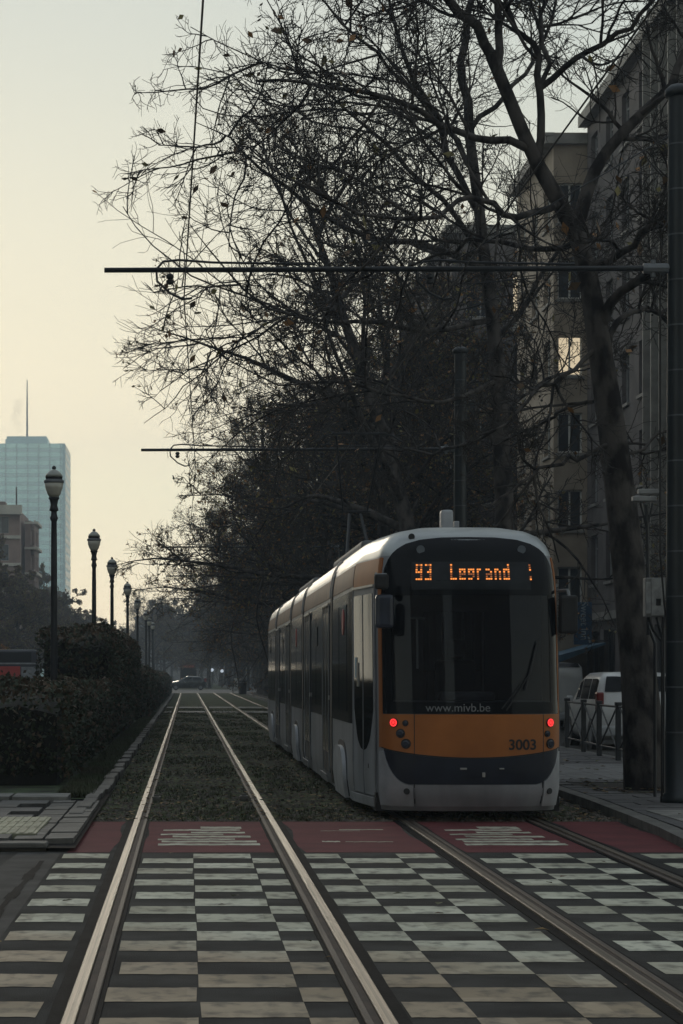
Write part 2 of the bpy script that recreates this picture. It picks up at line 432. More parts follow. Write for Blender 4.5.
o=tufts('verge_grass',7000,lambda r:(r.uniform(-1.6 if True else 0,-1.2),28+(r.random()**1.5)*60,.05),.09,M_blade,6); tag(o,'dark grass along the foot of the hedges','grass')
# gravel stones on track
def stones(name,n,seed):
    rng=np.random.default_rng(seed); base=np.array([(1,0,0),(-1,0,0),(0,1,0),(0,-1,0),(0,0,1),(0,0,-.3)])
    fc=[(0,2,4),(2,1,4),(1,3,4),(3,0,4)]
    V=[];Fc=[]
    for i in range(n):
        y=24.25+(rng.random()**1.7)*60; x=rng.uniform(-1.0,4.7)
        if min(abs(x-r) for r in (-.535,.915,2.33,3.78))<.12: continue
        s=rng.uniform(.012,.035)
        p=base*rng.uniform(.6,1.3,(6,1))*s*np.array([1,1,.7])+np.array([x,y,.002]); b=len(V)
        V+=[tuple(q) for q in p]; Fc+=[tuple(b+k for k in f) for f in fc]
    me=bpy.data.meshes.new(name); me.from_pydata(V,[],Fc); o=linkm(name,me,mat('stones',(.085,.072,.058),.85,0,.5,8)); o['kind']='stuff'; return o
tag(stones('ballast_stones',14000,8),'grey ballast stones between and beside the rails','gravel')

# ------------------------------------------------------------ TRAM
TX, TY, TL = 3.055, 24.0, 31.0
base=[(0,0),(.2,.004),(.4,.018),(.6,.05),(.76,.10),(.87,.17),(.935,.27),(.975,.42),(1.015,.75),(1.06,1.15),(1.105,1.55),(1.14,1.9),(1.15,2.2),(1.15,3.0)]
def cr_pts(pts, k=6):
    out=[]; n=len(pts)
    for i in range(n-1):
        p0=pts[max(i-1,0)] if i>0 else (-pts[1][0],pts[1][1]); p1=pts[i]; p2=pts[i+1]; p3=pts[min(i+2,n-1)]
        for j in range(k):
            t=j/k; q=[]
            for c in (0,1):
                q.append(.5*((2*p1[c])+(-p0[c]+p2[c])*t+(2*p0[c]-5*p1[c]+4*p2[c]-p3[c])*t*t+(-p0[c]+3*p1[c]-3*p2[c]+p3[c])*t**3))
            out.append(tuple(q))
    out.append(pts[-1]); return out
HO=cr_pts(base); HO.append((1.15,TL/2))
HT=[0.]
for i in range(1,len(HO)): HT.append(HT[-1]+math.dist(HO[i],HO[i-1]))
TH=HT[-1]; OFFY=HT[-1]-TL/2       # t = y + OFFY on straight side
hu=np.array([p[0] for p in HO]); hy=np.array([p[1] for p in HO]); ht=np.array(HT)
WS=[(.1,.97),(.17,.975),(.35,1),(2.45,1),(2.7,.99),(2.88,.965),(3.0,.92),(3.1,.84),(3.17,.72),(3.22,.5),(3.25,.25),(3.26,0)]
LE=[(.1,.16),(.17,.10),(.3,.03),(.5,0),(1.15,.0),(2.0,.12),(2.6,.24),(2.95,.36),(3.05,.44),(3.12,.56),(3.17,.72),(3.22,1.0),(3.25,1.5),(3.26,1.8)]
def ip(tab,z): return float(np.interp(z,[a[0] for a in tab],[a[1] for a in tab]))
def surf(t,z,off=0.):
    sg=-1 if t<0 else 1; a=abs(t); rear=False
    if a>TH: a=2*TH-a; rear=True
    u=float(np.interp(a,ht,hu)); y=float(np.interp(a,ht,hy))
    e=.02; du=float(np.interp(a+e,ht,hu)-np.interp(max(a-e,0),ht,hu)); dy=float(np.interp(a+e,ht,hy)-np.interp(max(a-e,0),ht,hy))
    if a<e: nx,ny=0,-1
    else:
        l=math.hypot(du,dy) or 1; nx,ny=dy/l,-du/l
    ws=ip(WS,z); le=ip(LE,z)*max(0,1-y/3.5)
    # vertical normal tilt at roof
    nz=0.
    if z>2.6: nz=min(1,(z-2.6)/.55)
    u2=u*ws; y2=y+le
    k=1/math.sqrt(1+nz*nz)
    u2+=nx*off*k; y2+=ny*off*k; z2=z+nz*off*k
    if rear: y2=TL-y2
    return (sg*u2,y2,z2)
def patch(bm,t0,t1,nt,zlo,zhi,nz,off,skirt=.015):
    zl=zlo if callable(zlo) else (lambda t:zlo); zh=zhi if callable(zhi) else (lambda t:zhi)
    g=[]
    for i in range(nt+1):
        t=t0+(t1-t0)*i/nt; row=[]
        for j in range(nz+1):
            z=zl(t)+(zh(t)-zl(t))*j/nz; row.append(bm.verts.new(surf(t,z,off)))
        g.append(row)
    for i in range(nt):
        for j in range(nz): bm.faces.new((g[i][j],g[i+1][j],g[i+1][j+1],g[i][j+1]))
    # skirts
    ring=[(i,0) for i in range(nt+1)]+[(nt,j) for j in range(1,nz+1)]+[(i,nz) for i in range(nt-1,-1,-1)]+[(0,j) for j in range(nz-1,0,-1)]
    low=[]
    for i,j in ring:
        t=t0+(t1-t0)*i/nt; z=zl(t)+(zh(t)-zl(t))*j/nz; low.append(bm.verts.new(surf(t,z,off-skirt)))
    for k in range(len(ring)):
        a=ring[k]; b=ring[(k+1)%len(ring)]
        bm.faces.new((g[a[0]][a[1]],low[k],low[(k+1)%len(ring)],g[b[0]][b[1]]))
def tpart(name,m,parent,patches,smooth=True):
    bm=NB()
    for p in patches: patch(bm,*p)
    bmesh.ops.recalc_face_normals(bm,faces=bm.faces)
    o=link(name,bm,m,parent); 
    if smooth:
        o.data.polygons.foreach_set('use_smooth',[True]*len(o.data.polygons))
        try: o.data.set_sharp_from_angle(angle=R(35))
        except Exception: pass
    return o
tram=thing('tram','silver and copper tram with red lamps and amber line sign beyond the crossing','tram',(TX,TY,0))
# body shell grid with windscreen opening
ts=sorted(set([round(x,3) for x in list(np.linspace(0,3.1,32))+[.88]]))
ts+= [OFFY+y for y in (4,5.5,7.5,10,12.8,15.4)]+[TH]
full=[-t for t in ts[::-1][:-1]]+ts
rear=[2*TH-t for t in ts[::-1][1:]]
loop=full+rear[:-1]   # from -TH .. TH .. then rear back
zs=[.12,.17,.25,.35,.5,.7,.9,1.1,1.28,1.5,1.75,2.0,2.25,2.45,2.55,2.7,2.8,2.88,2.95,3.0,3.05,3.1,3.14,3.17,3.2,3.22,3.24,3.25,3.26]
# build left/right halves through one outline list of t values: positive side 0..2TH, negative side 0..-2TH
tt=ts+rear
bm=NB()
for sg in (1,-1):
    g=[[bm.verts.new(surf(sg*t,z)) for z in zs] for t in tt]
    for i in range(len(tt)-1):
        for j in range(len(zs)-1):
            tm=(tt[i]+tt[i+1])/2; zm=(zs[j]+zs[j+1])/2
            if tm<.88 and 1.28<zm<2.45: continue
            f=(g[i][j],g[i+1][j],g[i+1][j+1],g[i][j+1])
            bm.faces.new(f if sg>0 else f[::-1])
bmesh.ops.remove_doubles(bm,verts=bm.verts,dist=.0005)
bmesh.ops.recalc_face_normals(bm,faces=bm.faces)
zroof=2.86
body=link('body',bm,[M_silver,M_roof],tram,True)
for p in body.data.polygons:
    if p.center.z>zroof: p.material_index=1
def arch(t):
    a=abs(t)
    return float(np.interp(a,[0,.35,.6,.75,.86,.93,.98,1.02],[3.075,3.07,3.045,3.0,2.93,2.83,2.73,2.6]))
tpart('windscreen',M_glass,tram,[(-.885,.885,24,1.275,2.455,6,.006,.004)])
tpart('windscreen_surround',M_black,tram,[(-1.02,1.02,44,2.44,arch,8,.010),(-1.02,1.02,44,lambda t:1.165,1.29,2,.010),(-1.02,-.87,6,1.29,2.44,6,.010),(.87,1.02,6,1.29,2.44,6,.010)])
def obot(t):  # lower edge of copper panel, bowed
    return .70+.10*min(1,abs(t)/1.1)**2*1.2
cp=tpart('copper_front_panel',M_copper,tram,[(-.622,.762,30,lambda t:obot(t),1.16,4,.011),])
tpart('lamp_panel',M_copper,tram,[(-1.1,-.632,14,lambda t:obot(t),1.16,4,.011)])
tpart('lamp_panel',M_copper,tram,[(.772,1.1,12,lambda t:obot(t),1.16,4,.011)])
tpart('front_seam',M_rubber,tram,[(-1.1,1.1,40,lambda t:obot(t)-.014,lambda t:obot(t)-.001,1,.010),(-.631,-.622,1,.2,1.16,4,.0105),(.762,.771,1,.2,1.16,4,.0105)])
tpart('corner_pillar',M_copper,tram,[(-1.13,-1.035,3,lambda t:.80,2.86,12,.010)])
tpart('corner_pillar',M_copper,tram,[(1.035,1.13,3,lambda t:.80,2.86,12,.010)])
def nlo(t):
    a=abs(t); return .41 if a<.66 else .41+ (obot(1.0)-.03-.41)*min(1,((a-.66)/.34))**2.2
tpart('bumper_band',M_navy,tram,[(-1.0,1.0,44,nlo,lambda t:obot(t)-.015,4,.009)])
tpart('front_bumper',M_silver,tram,[(-.61,.75,24,.17,.405,3,.016)])
tpart('bumper_corner',M_lightgrey,tram,[(-1.12,-.64,14,.17,lambda t:nlo(t)-.012,3,.014)])
tpart('bumper_corner',M_lightgrey,tram,[(.78,1.12,12,.17,lambda t:nlo(t)-.012,3,.014)])
# copper top band above cab door + along side
segs=[(1.16,2.60),(2.64,OFFY+5.42),(OFFY+5.78,OFFY+12.72),(OFFY+13.08,OFFY+17.02),(OFFY+17.38,OFFY+23.82),(OFFY+24.18,OFFY+29.2)]
def cband(t): return 2.85
for sg in (-1,1):
    tpart('copper_cantrail',M_copper,tram,[(sg*1.16,sg*2.62,6,2.58,2.86,3,.003)])
    tpart('copper_cantrail',mat('dull copper band',(.13,.065,.04),.5,0,.2,2,spec=.2),tram,[(sg*a,sg*b,10,2.60,2.84,3,.006) for a,b in segs[1:]])
    tpart('window_band',M_sideglass,tram,[(sg*a,sg*b,10,1.02,2.55,4,.007) for a,b in segs[1:]])
    # cab door with long glass
    d=tpart('cab_door',M_silver,tram,[(sg*1.30,sg*2.58,10,.26,2.55,10,.012)])
    gl=lambda t:float(np.interp(abs(t),[1.42,1.5,1.6,1.8,1.95,2.1,2.3,2.4,2.48],[1.2,1.0,.86,.76,.74,.76,.86,1.0,1.2]))
    tpart('door_glass',M_black,d,[(sg*1.40,sg*2.5,14,gl,2.48,8,.017)])
    tpart('door_frame',M_grey,d,[(sg*1.27,sg*1.305,1,.26,2.58,6,.02),(sg*2.575,sg*2.61,1,.26,2.58,6,.02),(sg*1.94,sg*1.96,1,.26,2.48,6,.022)])
    tpart('door_top_rail',M_steel,d,[(sg*1.30,sg*2.58,6,2.555,2.58,1,.03)])
    tpart('door_handle',M_steel,d,[(sg*2.22,sg*2.27,1,1.45,1.72,2,.03)])
    # front door step
    tpart('door_step',M_lightgrey,d,[(sg*1.25,sg*2.62,8,.14,.24,1,.05)])
    # bellows
    for yb in (5.6,12.9,17.2,24.0):
        tpart('bellows',M_rubber,tram,[(sg*(OFFY+yb-.16),sg*(OFFY+yb+.16),4,.16,3.245,16,.012)],False)
    # roof edge lips either side of each bellows
    for yb in (5.6,12.9,17.2,24.0):
        tpart('roof_seam',M_lightgrey,tram,[(sg*(OFFY+yb-.2),sg*(OFFY+yb-.165),1,2.6,3.2,8,.028),(sg*(OFFY+yb+.165),sg*(OFFY+yb+.2),1,2.6,3.2,8,.028)])
    # double doors
    for ya,yb in ((5.95,7.25),(10.6,12.0),(17.6,18.95),(22.2,23.5)):
        d=tpart('passenger_door',M_dark,tram,[(sg*(OFFY+ya),sg*(OFFY+yb),4,.28,2.5,4,.016)])
        tpart('door_glass',M_sideglass,d,[(sg*(OFFY+ya+.06),sg*(OFFY+(ya+yb)/2-.04),2,.55,2.42,3,.02),(sg*(OFFY+(ya+yb)/2+.04),sg*(OFFY+yb-.06),2,.55,2.42,3,.02)])
        tpart('door_frame',M_grey,d,[(sg*(OFFY+ya-.05),sg*(OFFY+ya),1,.28,2.52,3,.028),(sg*(OFFY+yb),sg*(OFFY+yb+.05),1,.28,2.52,3,.028),(sg*(OFFY+(ya+yb)/2-.02),sg*(OFFY+(ya+yb)/2+.02),1,.28,2.5,3,.024)])
        tpart('door_top_rail',M_steel,d,[(sg*(OFFY+ya),sg*(OFFY+yb),2,2.51,2.54,1,.04)])
        tpart('door_step',M_grey,d,[(sg*(OFFY+ya-.05),sg*(OFFY+yb+.05),2,.16,.26,1,.07)])
        tpart('door_button',M_steel,d,[(sg*(OFFY+ya-.13),sg*(OFFY+ya-.09),1,1.25,1.31,1,.03)])
    # windows dividers inside band
    for a,b in ((7.5,9.0),(9.1,10.4),(2.7,4.0),(4.1,5.3),(13.2,15.0),(15.1,16.9),(19.2,20.6),(20.7,22.0),(24.4,26.4),(26.5,28.2)):
        tpart('side_window',M_black,tram,[(sg*(OFFY+a),sg*(OFFY+b),2,1.15,2.42,2,.011)])
    # wheel fairings
    for ya,yb in ((2.75,4.55),(14.2,15.9),(25.1,26.9)):
        L=yb-ya
        zh=lambda t,ya=ya,yb=yb: .30+.42*max(0,1-abs((abs(t)-OFFY-(ya+yb)/2)/((yb-ya)/2))**3.2)**.5
        tpart('wheel_fairing',M_lightgrey,tram,[(sg*(OFFY+ya+.01),sg*(OFFY+yb-.01),24,.12,zh,3,.055,.07)])
        zh2=lambda t,zh=zh: zh(t)+.06
        tpart('wheel_arch_gap',M_rubber,tram,[(sg*(OFFY+ya-.02),sg*(OFFY+yb+.02),24,.14,lambda t,ya=ya,yb=yb:.34+.45*max(0,1-abs((abs(t)-OFFY-(ya+yb)/2)/((yb-ya)/2+.03))**3.2)**.5,3,.01)])
# round red stickers & small line displays on the left side
for y,m in ((3.3,1),(15.0,1),(27.,0)):
    bm=NB(); disc(bm,(-1.165,y,2.22),.16,.008,'x')
    link('round_sticker',bm,mat('red sticker',(.28,.02,.02),.5,0,.2,3) if m else M_black,tram)
for y in (9.0,20.7):
    tpart('side_display',M_black,tram,[(-(OFFY+y-.35),-(OFFY+y+.05),1,2.0,2.28,1,.02)])
# small pale sticker on cab door
tpart('door_notice',mat('pale notice',(.35,.45,.5),.5),tram,[(-2.33,-2.38,1,1.55,1.78,1,.03)])
# underframe, floor, interior
bm=NB(); box(bm,-1.0,1.0,.5,TL-.5,.10,.30); box(bm,-.9,.9,2.5,TL-2.5,.04,.12); link('underframe',bm,M_rubber,tram)
bm=NB()
box(bm,-1.05,1.05,.9,TL-.9,.55,.6); link('floor',bm,M_dark,tram)
bm=NB(); box(bm,-1.0,-.35,1.75,1.80,.6,3.0); box(bm,.35,1.0,1.75,1.80,.6,3.0); box(bm,-.35,.35,1.75,1.80,2.3,3.0); link('cab_partition',bm,mat('partition',(.03,.03,.034),.5),tram)
bm=NB(); box(bm,-.86,.86,.35,.85,.9,1.30,.05); box(bm,-.3,.3,.45,.75,1.3,1.40,.04); link('dashboard',bm,mat('dashboard',(.09,.095,.11),.5),tram)
bm=NB(); box(bm,-.25,.25,1.2,1.65,1.0,1.12,.04); box(bm,-.23,.23,1.6,1.7,1.1,1.75,.05); box(bm,-.12,.12,1.62,1.7,1.78,1.98,.04); link('driver_seat',bm,M_dark,tram)
bm=NB(); 
for x,y in ((-.5,3.0),(.5,3.0),(-.5,5),(.5,5),(0,8),(-.5,10),(.5,12)): tube(bm,[(x,y,.6),(x,y,2.9)],.018,6)
tube(bm,[(-.55,.45,1.65),(-.55,.5,2.2)],.014,6); tube(bm,[(-.62,.5,2.2),(-.46,.5,2.2)],.012,6)
link('handrails',bm,M_steel,tram)
bm=NB()
for y in (4.,6.5,9.,11,14,16,19,21):
    for x in (-.9,.5): box(bm,x,x+.4,y,y+.45,.6,1.0,.03); box(bm,x,x+.4,y+.4,y+.48,1.0,1.65,.03)
link('seats',bm,mat('seat cloth',(.05,.03,.03),.8),tram)
# wipers
bm=NB()
def fpt(px,py,Y=24.0,off=.02):
    # point on windscreen surface from face coordinates
    u=(px-471)/93.; z=CH+(VY-py)/93.
    return Vector(surf(u,z,off))
def facept(u,z,off=.02): 
    t=float(np.interp(abs(u),hu[:60],ht[:60]))*(1 if u>0 else -1); return Vector(surf(t,z,off))
tube(bm,[facept(.35,1.2,.03),facept(.62,1.62,.045)],.009,6)
tube(bm,[facept(.55,1.42,.045),facept(.70,1.95,.035)],.011,6)
tube(bm,[facept(.30,1.22,.03),facept(.52,1.50,.045)],.007,6)
link('wiper',bm,M_rubber,tram)
# lamps
def front_disc(name,u,z,r,m,parent,d=.02,off=.0,seg=20):
    p=facept(u,z,.012+off); q=facept(u+.01,z,.012+off)-facept(u-.01,z,.012+off)
    bm=NB(); disc(bm,(0,0,0),r,d,'y',seg,r2=r*.93)
    o=link(name,bm,m,parent,False); o.location=p; o.rotation_euler=(0,0,math.atan2(q.y,q.x)); return o
def lamp(u,z,r,lit):
    a=front_disc('tail_lamp' if lit else 'signal_lamp',u,z,r*1.25,M_rubber,tram)
    if lit:
        bm=NB(); n=14
        for k in range(n):
            an=2*math.pi*k/n; disc(bm,(math.cos(an)*r*.82,-.012,math.sin(an)*r*.82),r*.2,.006,'y',8)
        disc(bm,(0,-.012,0),r*.34,.006,'y',12)
        o=link('lamp_diodes',bm,M_redhot,a)
        bm=NB(); disc(bm,(0,-.0105,0),r*1.02,.002,'y',20); link('lamp_lens',bm,M_red if False else emis('red lens',(1,.02,.02),.35,(.3,.01,.01)),a)
    else:
        bm=NB(); disc(bm,(0,-.011,0),r*.95,.01,'y',16,r2=r*.6); link('lamp_lens',bm,mat('dark lens',(.03,.035,.05),.08),a)
for sg in (-1,1):
    k=1 if sg<0 else 1
    lamp(sg*.83,1.07,.042,True)
    lamp(sg*.715 if sg<0 else .80,1.065 if sg<0 else .95,.028 if sg<0 else .03,False)
    if sg<0: lamp(-.765,.955,.042,False)
    lamp(sg*.71 if sg<0 else .835,.845,.045,False)
    a=front_disc('fog_lamp',sg*.70 if sg<0 else .83,.335,.035,M_rubber,tram)
# coupler hints on navy band
bm=NB()
for px,py,w,h in ((461,768,.07,.02),(481,774,.03,.05),(499,768,.05,.015)):
    p=facept((px-471)/93.,CH+(VY-py)/93.,.016); box(bm,p.x-w/2,p.x+w/2,p.y-.012,p.y+.01,p.z-h/2,p.z+h/2,.004)
link('bumper_studs',bm,M_steel,tram)
# numbers and web address
def textpart(txt,u,z,size,m,parent,yaw=None,bold=0.,off=.014,name='lettering',sx=1.):
    me=text_mesh(txt,size,.002,bold=bold); n=len(me.vertices)
    for v in me.vertices:
        x=v.co.x*sx; 
        p=facept(u+x,z+v.co.y,off+v.co.z); v.co=p
    return linkm(name,me,m,parent)
textpart('3003',(520-471)/93.,.83,.155,M_rubber,tram,bold=.003,name='fleet_number')
textpart('www.mivb.be',(456-471)/93.,1.228,.125,mat('pale lettering',(.16,.165,.17),.5),tram,name='web_address')
# destination display
FONT={'9':["111","101","101","111","001","001","111"],'3':["111","001","001","011","001","001","111"],'L':["100","100","100","100","100","100","111"],
'e':["000","000","111","101","111","100","111"],'g':["000","000","111","101","111","001","110"],'r':["000","000","110","100","100","100","100"],
'a':["000","000","110","001","111","101","111"],'n':["000","000","110","101","101","101","101"],'d':["001","001","111","101","101","101","111"],' ':["000"]*7,'!':["010","010","010","000","000","010","010"]}
bmA=NB(); bmB=NB(); pit=.0245
def dots(txt,u0,ztop,p):
    for ci,ch in enumerate(txt):
        for r_,row in enumerate(FONT[ch]):
            for c_,b in enumerate(row):
                if b=='1':
                    u=u0+(ci*4+c_)*p; z=ztop-r_*p*1.03
                    q=facept(u,z,.014); bmx=bmA if r_ in (2,3,6) or (r_==0 and c_!=1) else bmB
                    box(bmx,q.x-.0095,q.x+.0095,q.y-.003,q.y+.01,q.z-.0085,q.z+.0085)
ztop=CH+(VY-566.5)/91.6
dp=tpart('destination_display',mat('display glass',(.016,.019,.022),.25,spec=.2),tram,[(-.64,.66,20,2.50,2.80,4,.012,.004)])
dots('93',(418-471)/91.6,ztop-.0,pit); dots('Legrand',(452-471)/91.6,ztop,pit*.98); dots('!',(529-471)/91.6,ztop,pit)
link('display_dots',bmA,M_amber,dp); link('display_dots',bmB,M_amber2,dp)
# round camera lens on roof front corner & white marker
bm=NB(); disc(bm,(0,0,0),.035,.02); o=link('roof_camera',bm,M_rubber,tram,loc=tuple(facept(-.70,3.075,.02)))
for u in (-.55,.60):
    bm=NB(); disc(bm,(0,0,0),.045,.006); o=link('marker_lamp',bm,mat('marker lens',(.12,.14,.16),.3),tram,loc=tuple(facept(u,2.93,.02)))
# mirrors
for sg in (-1,1):
    bm=NB()
    if sg<0:
        tube(bm,[(-1.0,.55,2.62),(-1.03,.2,2.66),(-.93,.05,2.66),(-.93,.05,2.52),(-1.03,.2,2.52)],.012,6)
        m=link('mirror_arm',bm,M_grey,tram)
        bm=NB(); box(bm,-1.04,-.85,-.02,.14,2.08,2.44,.04); link('mirror_housing',bm,mat('mirror blue black',(.022,.028,.045),.3),m)
        bm=NB(); box(bm,-1.05,-.9,.02,.16,2.50,2.66,.03); link('camera_housing',bm,M_rubber,m)
    else:
        tube(bm,[(1.0,.6,2.5),(1.08,.45,2.5),(1.1,.42,2.4)],.02,6); tube(bm,[(1.0,.6,2.12),(1.14,.5,2.12)],.014,6)
        m=link('mirror_arm',bm,M_grey,tram)
        bm=NB(); box(bm,.985,1.17,.30,.50,2.03,2.44,.03); link('mirror_housing',bm,M_rubber,m)
# roof kit
bm=NB(); box(bm,-.07,.07,2.4,2.62,3.24,3.52,.03); box(bm,.14,.20,2.9,3.0,3.24,3.42,.01); link('roof_aerial',bm,M_lightgrey,tram)
bm=NB()
for y0,y1 in ((6.4,12.2),(18,23.4)): box(bm,-.7,.7,y0,y1,3.2,3.40,.05)
link('roof_equipment',bm,mat('roof box',(.16,.165,.17),.6),tram)
bm=NB()
yp=16.0
tube(bm,[(-.48,yp,5.87),(.48,yp,5.87)],.02,6); tube(bm,[(-.78,yp-.05,5.72),(-.6,yp,5.83),(-.48,yp,5.87)],.014,6); tube(bm,[(.78,yp,5.72),(.6,yp,5.83),(.48,yp,5.87)],.014,6)
tube(bm,[(-.40,yp+.02,5.85),(-.22,yp+.9,4.55)],.018,6); tube(bm,[(.40,yp+.02,5.85),(.22,yp+.9,4.55)],.018,6)
tube(bm,[(-.28,yp+.9,4.55),(.28,yp+.9,4.55)],.02,6); tube(bm,[(-.1,yp+.9,4.5),(-.25,yp-.3,3.4)],.03,6); tube(bm,[(.1,yp+.9,4.5),(.25,yp-.3,3.4)],.03,6)
box(bm,-.4,.4,yp-.6,yp+1.,3.22,3.42,.02)
link('pantograph',bm,M_iron,tram)
bm=NB(); lathe(bm,[(.04,0),(.04,.3),(.03,.32),(.03,.5)],8,(.0,15,3.25)); link('roof_insulator',bm,M_lightgrey,tram)
# wheels
for yb in (3.65,15.05,26.0):
    for dy in (-.75,.75):
        for sx in (-.7175,.7175):
            bm=NB(); disc(bm,(sx,yb+dy,.30),.28,.12,'x',20); link('wheel',bm,M_rubber,tram)
# rear windscreen (dark)
tpart('far_windscreen',M_black,tram,[(2*TH-1.0,2*TH-.0001,10,1.2,2.9,6,.01),(-(2*TH-1.0),-(2*TH-.0001),10,1.2,2.9,6,.01)])

# ------------------------------------------------------------ overhead masts
mastlab=['near dark mast at the right edge with arm over both tracks','second dark mast, rising beside the tram roof','third mast arm along the tracks, over the middle of the tram','fourth mast arm along the tracks, past the tram','fifth mast along the tracks, among far trees','sixth mast along the tracks, deep in the tree tunnel','farthest mast along the tracks, near the car']
M_seam=mat('mast seam',(.07,.08,.085),.5)
def mast(Y,i):
    t=thing('overhead_mast',mastlab[i],'mast',(5.77,Y,0),group='overhead line masts')
    bm=NB(); prof=[(.22,.07),(.22,.16),(.165,.2)]+[(.160-.004*k,.2+.9*k) for k in range(1,9)]+[(.125,8.35),(.12,8.42)]
    lathe(bm,prof,16); link('pole',bm,M_green,t,True)
    bm=NB(); lathe(bm,[(.15,8.36),(.165,8.38),(.165,8.44),(.10,8.50)],16); link('cap',bm,M_green,t,True)
    bm=NB()
    z=.9
    while z<8.0:
        r=.1655-.0042*(z-.2)/.9; lathe(bm,[(r,z),(r,z+.018)],16); z+=.53
    link('bands',bm,M_seam,t)
    bm=NB(); tube(bm,[(-.1,0,6.35),(-.35,0,6.35),(-.36,0,6.35),(-6.74,0,6.33)],[.045,.045,.033,.03],8); 
    tube(bm,[(-.12,0,7.9),(-2.7,0,6.40)],.008,5)
    a=link('arm',bm,M_iron,t,True)
    bm=NB(); tube(bm,[(-.12,0,6.35),(-.42,0,6.35)],.06,8); tube(bm,[(-.3,0,6.25),(-.3,0,6.45)],.03,6); link('arm_clamp',bm,M_grey,a)
    for cx,sx in ((.0,1),(3.05,1)):
        q=cx-5.77
        bm=NB()
        # looped steady arm
        tube(bm,[(q+1.5,0,6.40),(q+.3,0,6.42),(q-.1,0,6.45),(q-.28,0,6.43),(q-.36,0,6.34),(q-.35,0,6.2),(q-.2,0,6.06),(q-.05,0,5.99),(q+.06,0,6.0)],.014,6)
        tube(bm,[(q-.42,0,6.30),(q-.40,0,6.15)],.005,4)
        tube(bm,[(q+.03,0,6.0),(q+.35,0,6.18),(q+1.05,0,6.24)],.007,5)
        k=link('steady_arm',bm,M_iron,a)
        bm=NB(); lathe(bm,[(.02,0),(.045,.02),(.045,.05),(.025,.06),(.045,.08),(.045,.11),(.02,.13)],10,(q-.2,0,6.16)); link('insulator',bm,M_iron,k)
    return t
MY=[26.4,47.5,83.6,108,140,176,212]
m0=mast(MY[0],0)
for i in range(1,7): dup(m0,(5.77,MY[i],0),mastlab[i])
# contact wires, zigzag between masts
def wire(label,xs,z=6.0,top=None):
    t=thing('contact_wire',label,'wire',(0,0,0),group='overhead wires')
    pts=[(xs[0]*1.0,2,z+.02)]+[(x,y,z) for x,y in zip(xs[1:],MY)]
    bm=NB()
    for a,b in zip(pts[:-1],pts[1:]): tube(bm,[Vector(a).lerp(Vector(b),k/6)+Vector((0,0,-.0)) for k in range(7)],.008,5)
    link('running_wire',bm,M_wire,t)
    return t
wire('thin contact wire over the empty left track',[.26,-.035,.18,.05,.3,.0,.25,.1])
wire('thin contact wire over the tram track on the right',[3.2,3.0,3.15,2.95,3.2,3.0,3.1,3.0])

# control box beside near mast
t=thing('control_cabinet','grey weathered control box with sticker fixed to a thin post beside near mast','control box',P(655,800,26.9))
t.location.z=0.07
bm=NB(); box(bm,-.13,.11,-.08,.08,CH+(VY-617)/83.6-.07,CH+(VY-578)/83.6-.07,.015); cab=link('housing',bm,mat('weathered grey box',(.26,.26,.25),.6,0,.3,5),t)
bm=NB(); box(bm,-.125,-.07,-.095,-.081,2.24,2.62,.004); box(bm,-.06,.10,-.088,-.081,2.22,2.66,.003); link('lid',bm,mat('box lid',(.31,.31,.30),.6,0,.3,8),t)
bm=NB(); box(bm,-.005,.05,-.094,-.089,2.34,2.42); link('sticker',bm,M_rubber,t)
bm=NB(); tube(bm,[(.11,.05,0),(.11,.05,2.3)],.02,6); tube(bm,[(-.08,0,2.2),(-.02,.02,2.05),(.1,.05,1.9)],.018,6); tube(bm,[(.02,0,2.2),(.1,.05,1.95)],.018,6)
link('post',bm,M_iron,t)
t=thing('spot_fixture','pale cross-arm bracket on a thin dark pole between big tree and mast','bracket',P(646,800,27.6)); t.location.z=.07
bm=NB(); tube(bm,[(.03,0,2.0),(.02,0,3.2),(.0,0,3.6)],.022,6); tube(bm,[(.01,0,3.3),(-.07,0,3.62)],.012,6); tube(bm,[(.01,0,3.3),(.08,0,3.62)],.012,6); tube(bm,[(.11,0,0.),(.11,0,1.9),(.03,0,2.1)],.02,6); link('pole',bm,M_iron,t)
bm=NB(); box(bm,-.17,.12,-.06,.06,3.64,3.70,.01); box(bm,-.10,.16,-.05,.05,3.73,3.79,.01); tube(bm,[(-.15,0,3.68),(.12,0,3.76)],.025,6); link('head',bm,mat('fixture grey',(.24,.24,.24),.5),t)
t=thing('hanging_cable','thin black cable running up the left side of the near mast','cable',(5.56,26.35,0))
bm=NB(); tube(bm,[(0,0,.1),(.0,0,2.0),(.04,0,2.3),(-.02,0,3.0),(-.02,0,6.3)],.012,5); link('cable',bm,M_wire,t)

# ------------------------------------------------------------ street lamps
lamplab=['nearest acorn street lamp, tallest of the row on the left','second acorn street lamp from the camera, rising out of tall hedge','third acorn street lamp from the camera, behind the tall hedge','fourth acorn street lamp from the camera','fifth acorn street lamp from the camera','sixth acorn street lamp, first of the distant tight cluster','seventh acorn street lamp, second of the distant tight cluster','farthest acorn street lamp, dim at the end of the row']
t=thing('street_lamp',lamplab[0],'street lamp',(-2.4,40.6,.05),group='acorn street lamps on the left')
bm=NB(); lathe(bm,[(.16,0),(.16,.12),(.11,.2),(.10,.7),(.075,.8),(.065,.9),(.055,3.9),(.05,4.30),(.06,4.32),(.075,4.36),(.06,4.40),(.052,4.44),(.052,4.5)],16); link('pole',bm,M_iron,t,True)
bm=NB(); lathe(bm,[(.052,4.48),(.085,4.50),(.07,4.55),(.06,4.60),(.075,4.68),(.10,4.72),(.09,4.74)],16); link('collar',bm,M_iron,t,True)
M_globe=mat('milky lamp globe',(.60,.57,.48),.25,0,.1,4)
M_globetop=mat('lamp cap',(.34,.35,.31),.3,0,.1,4)
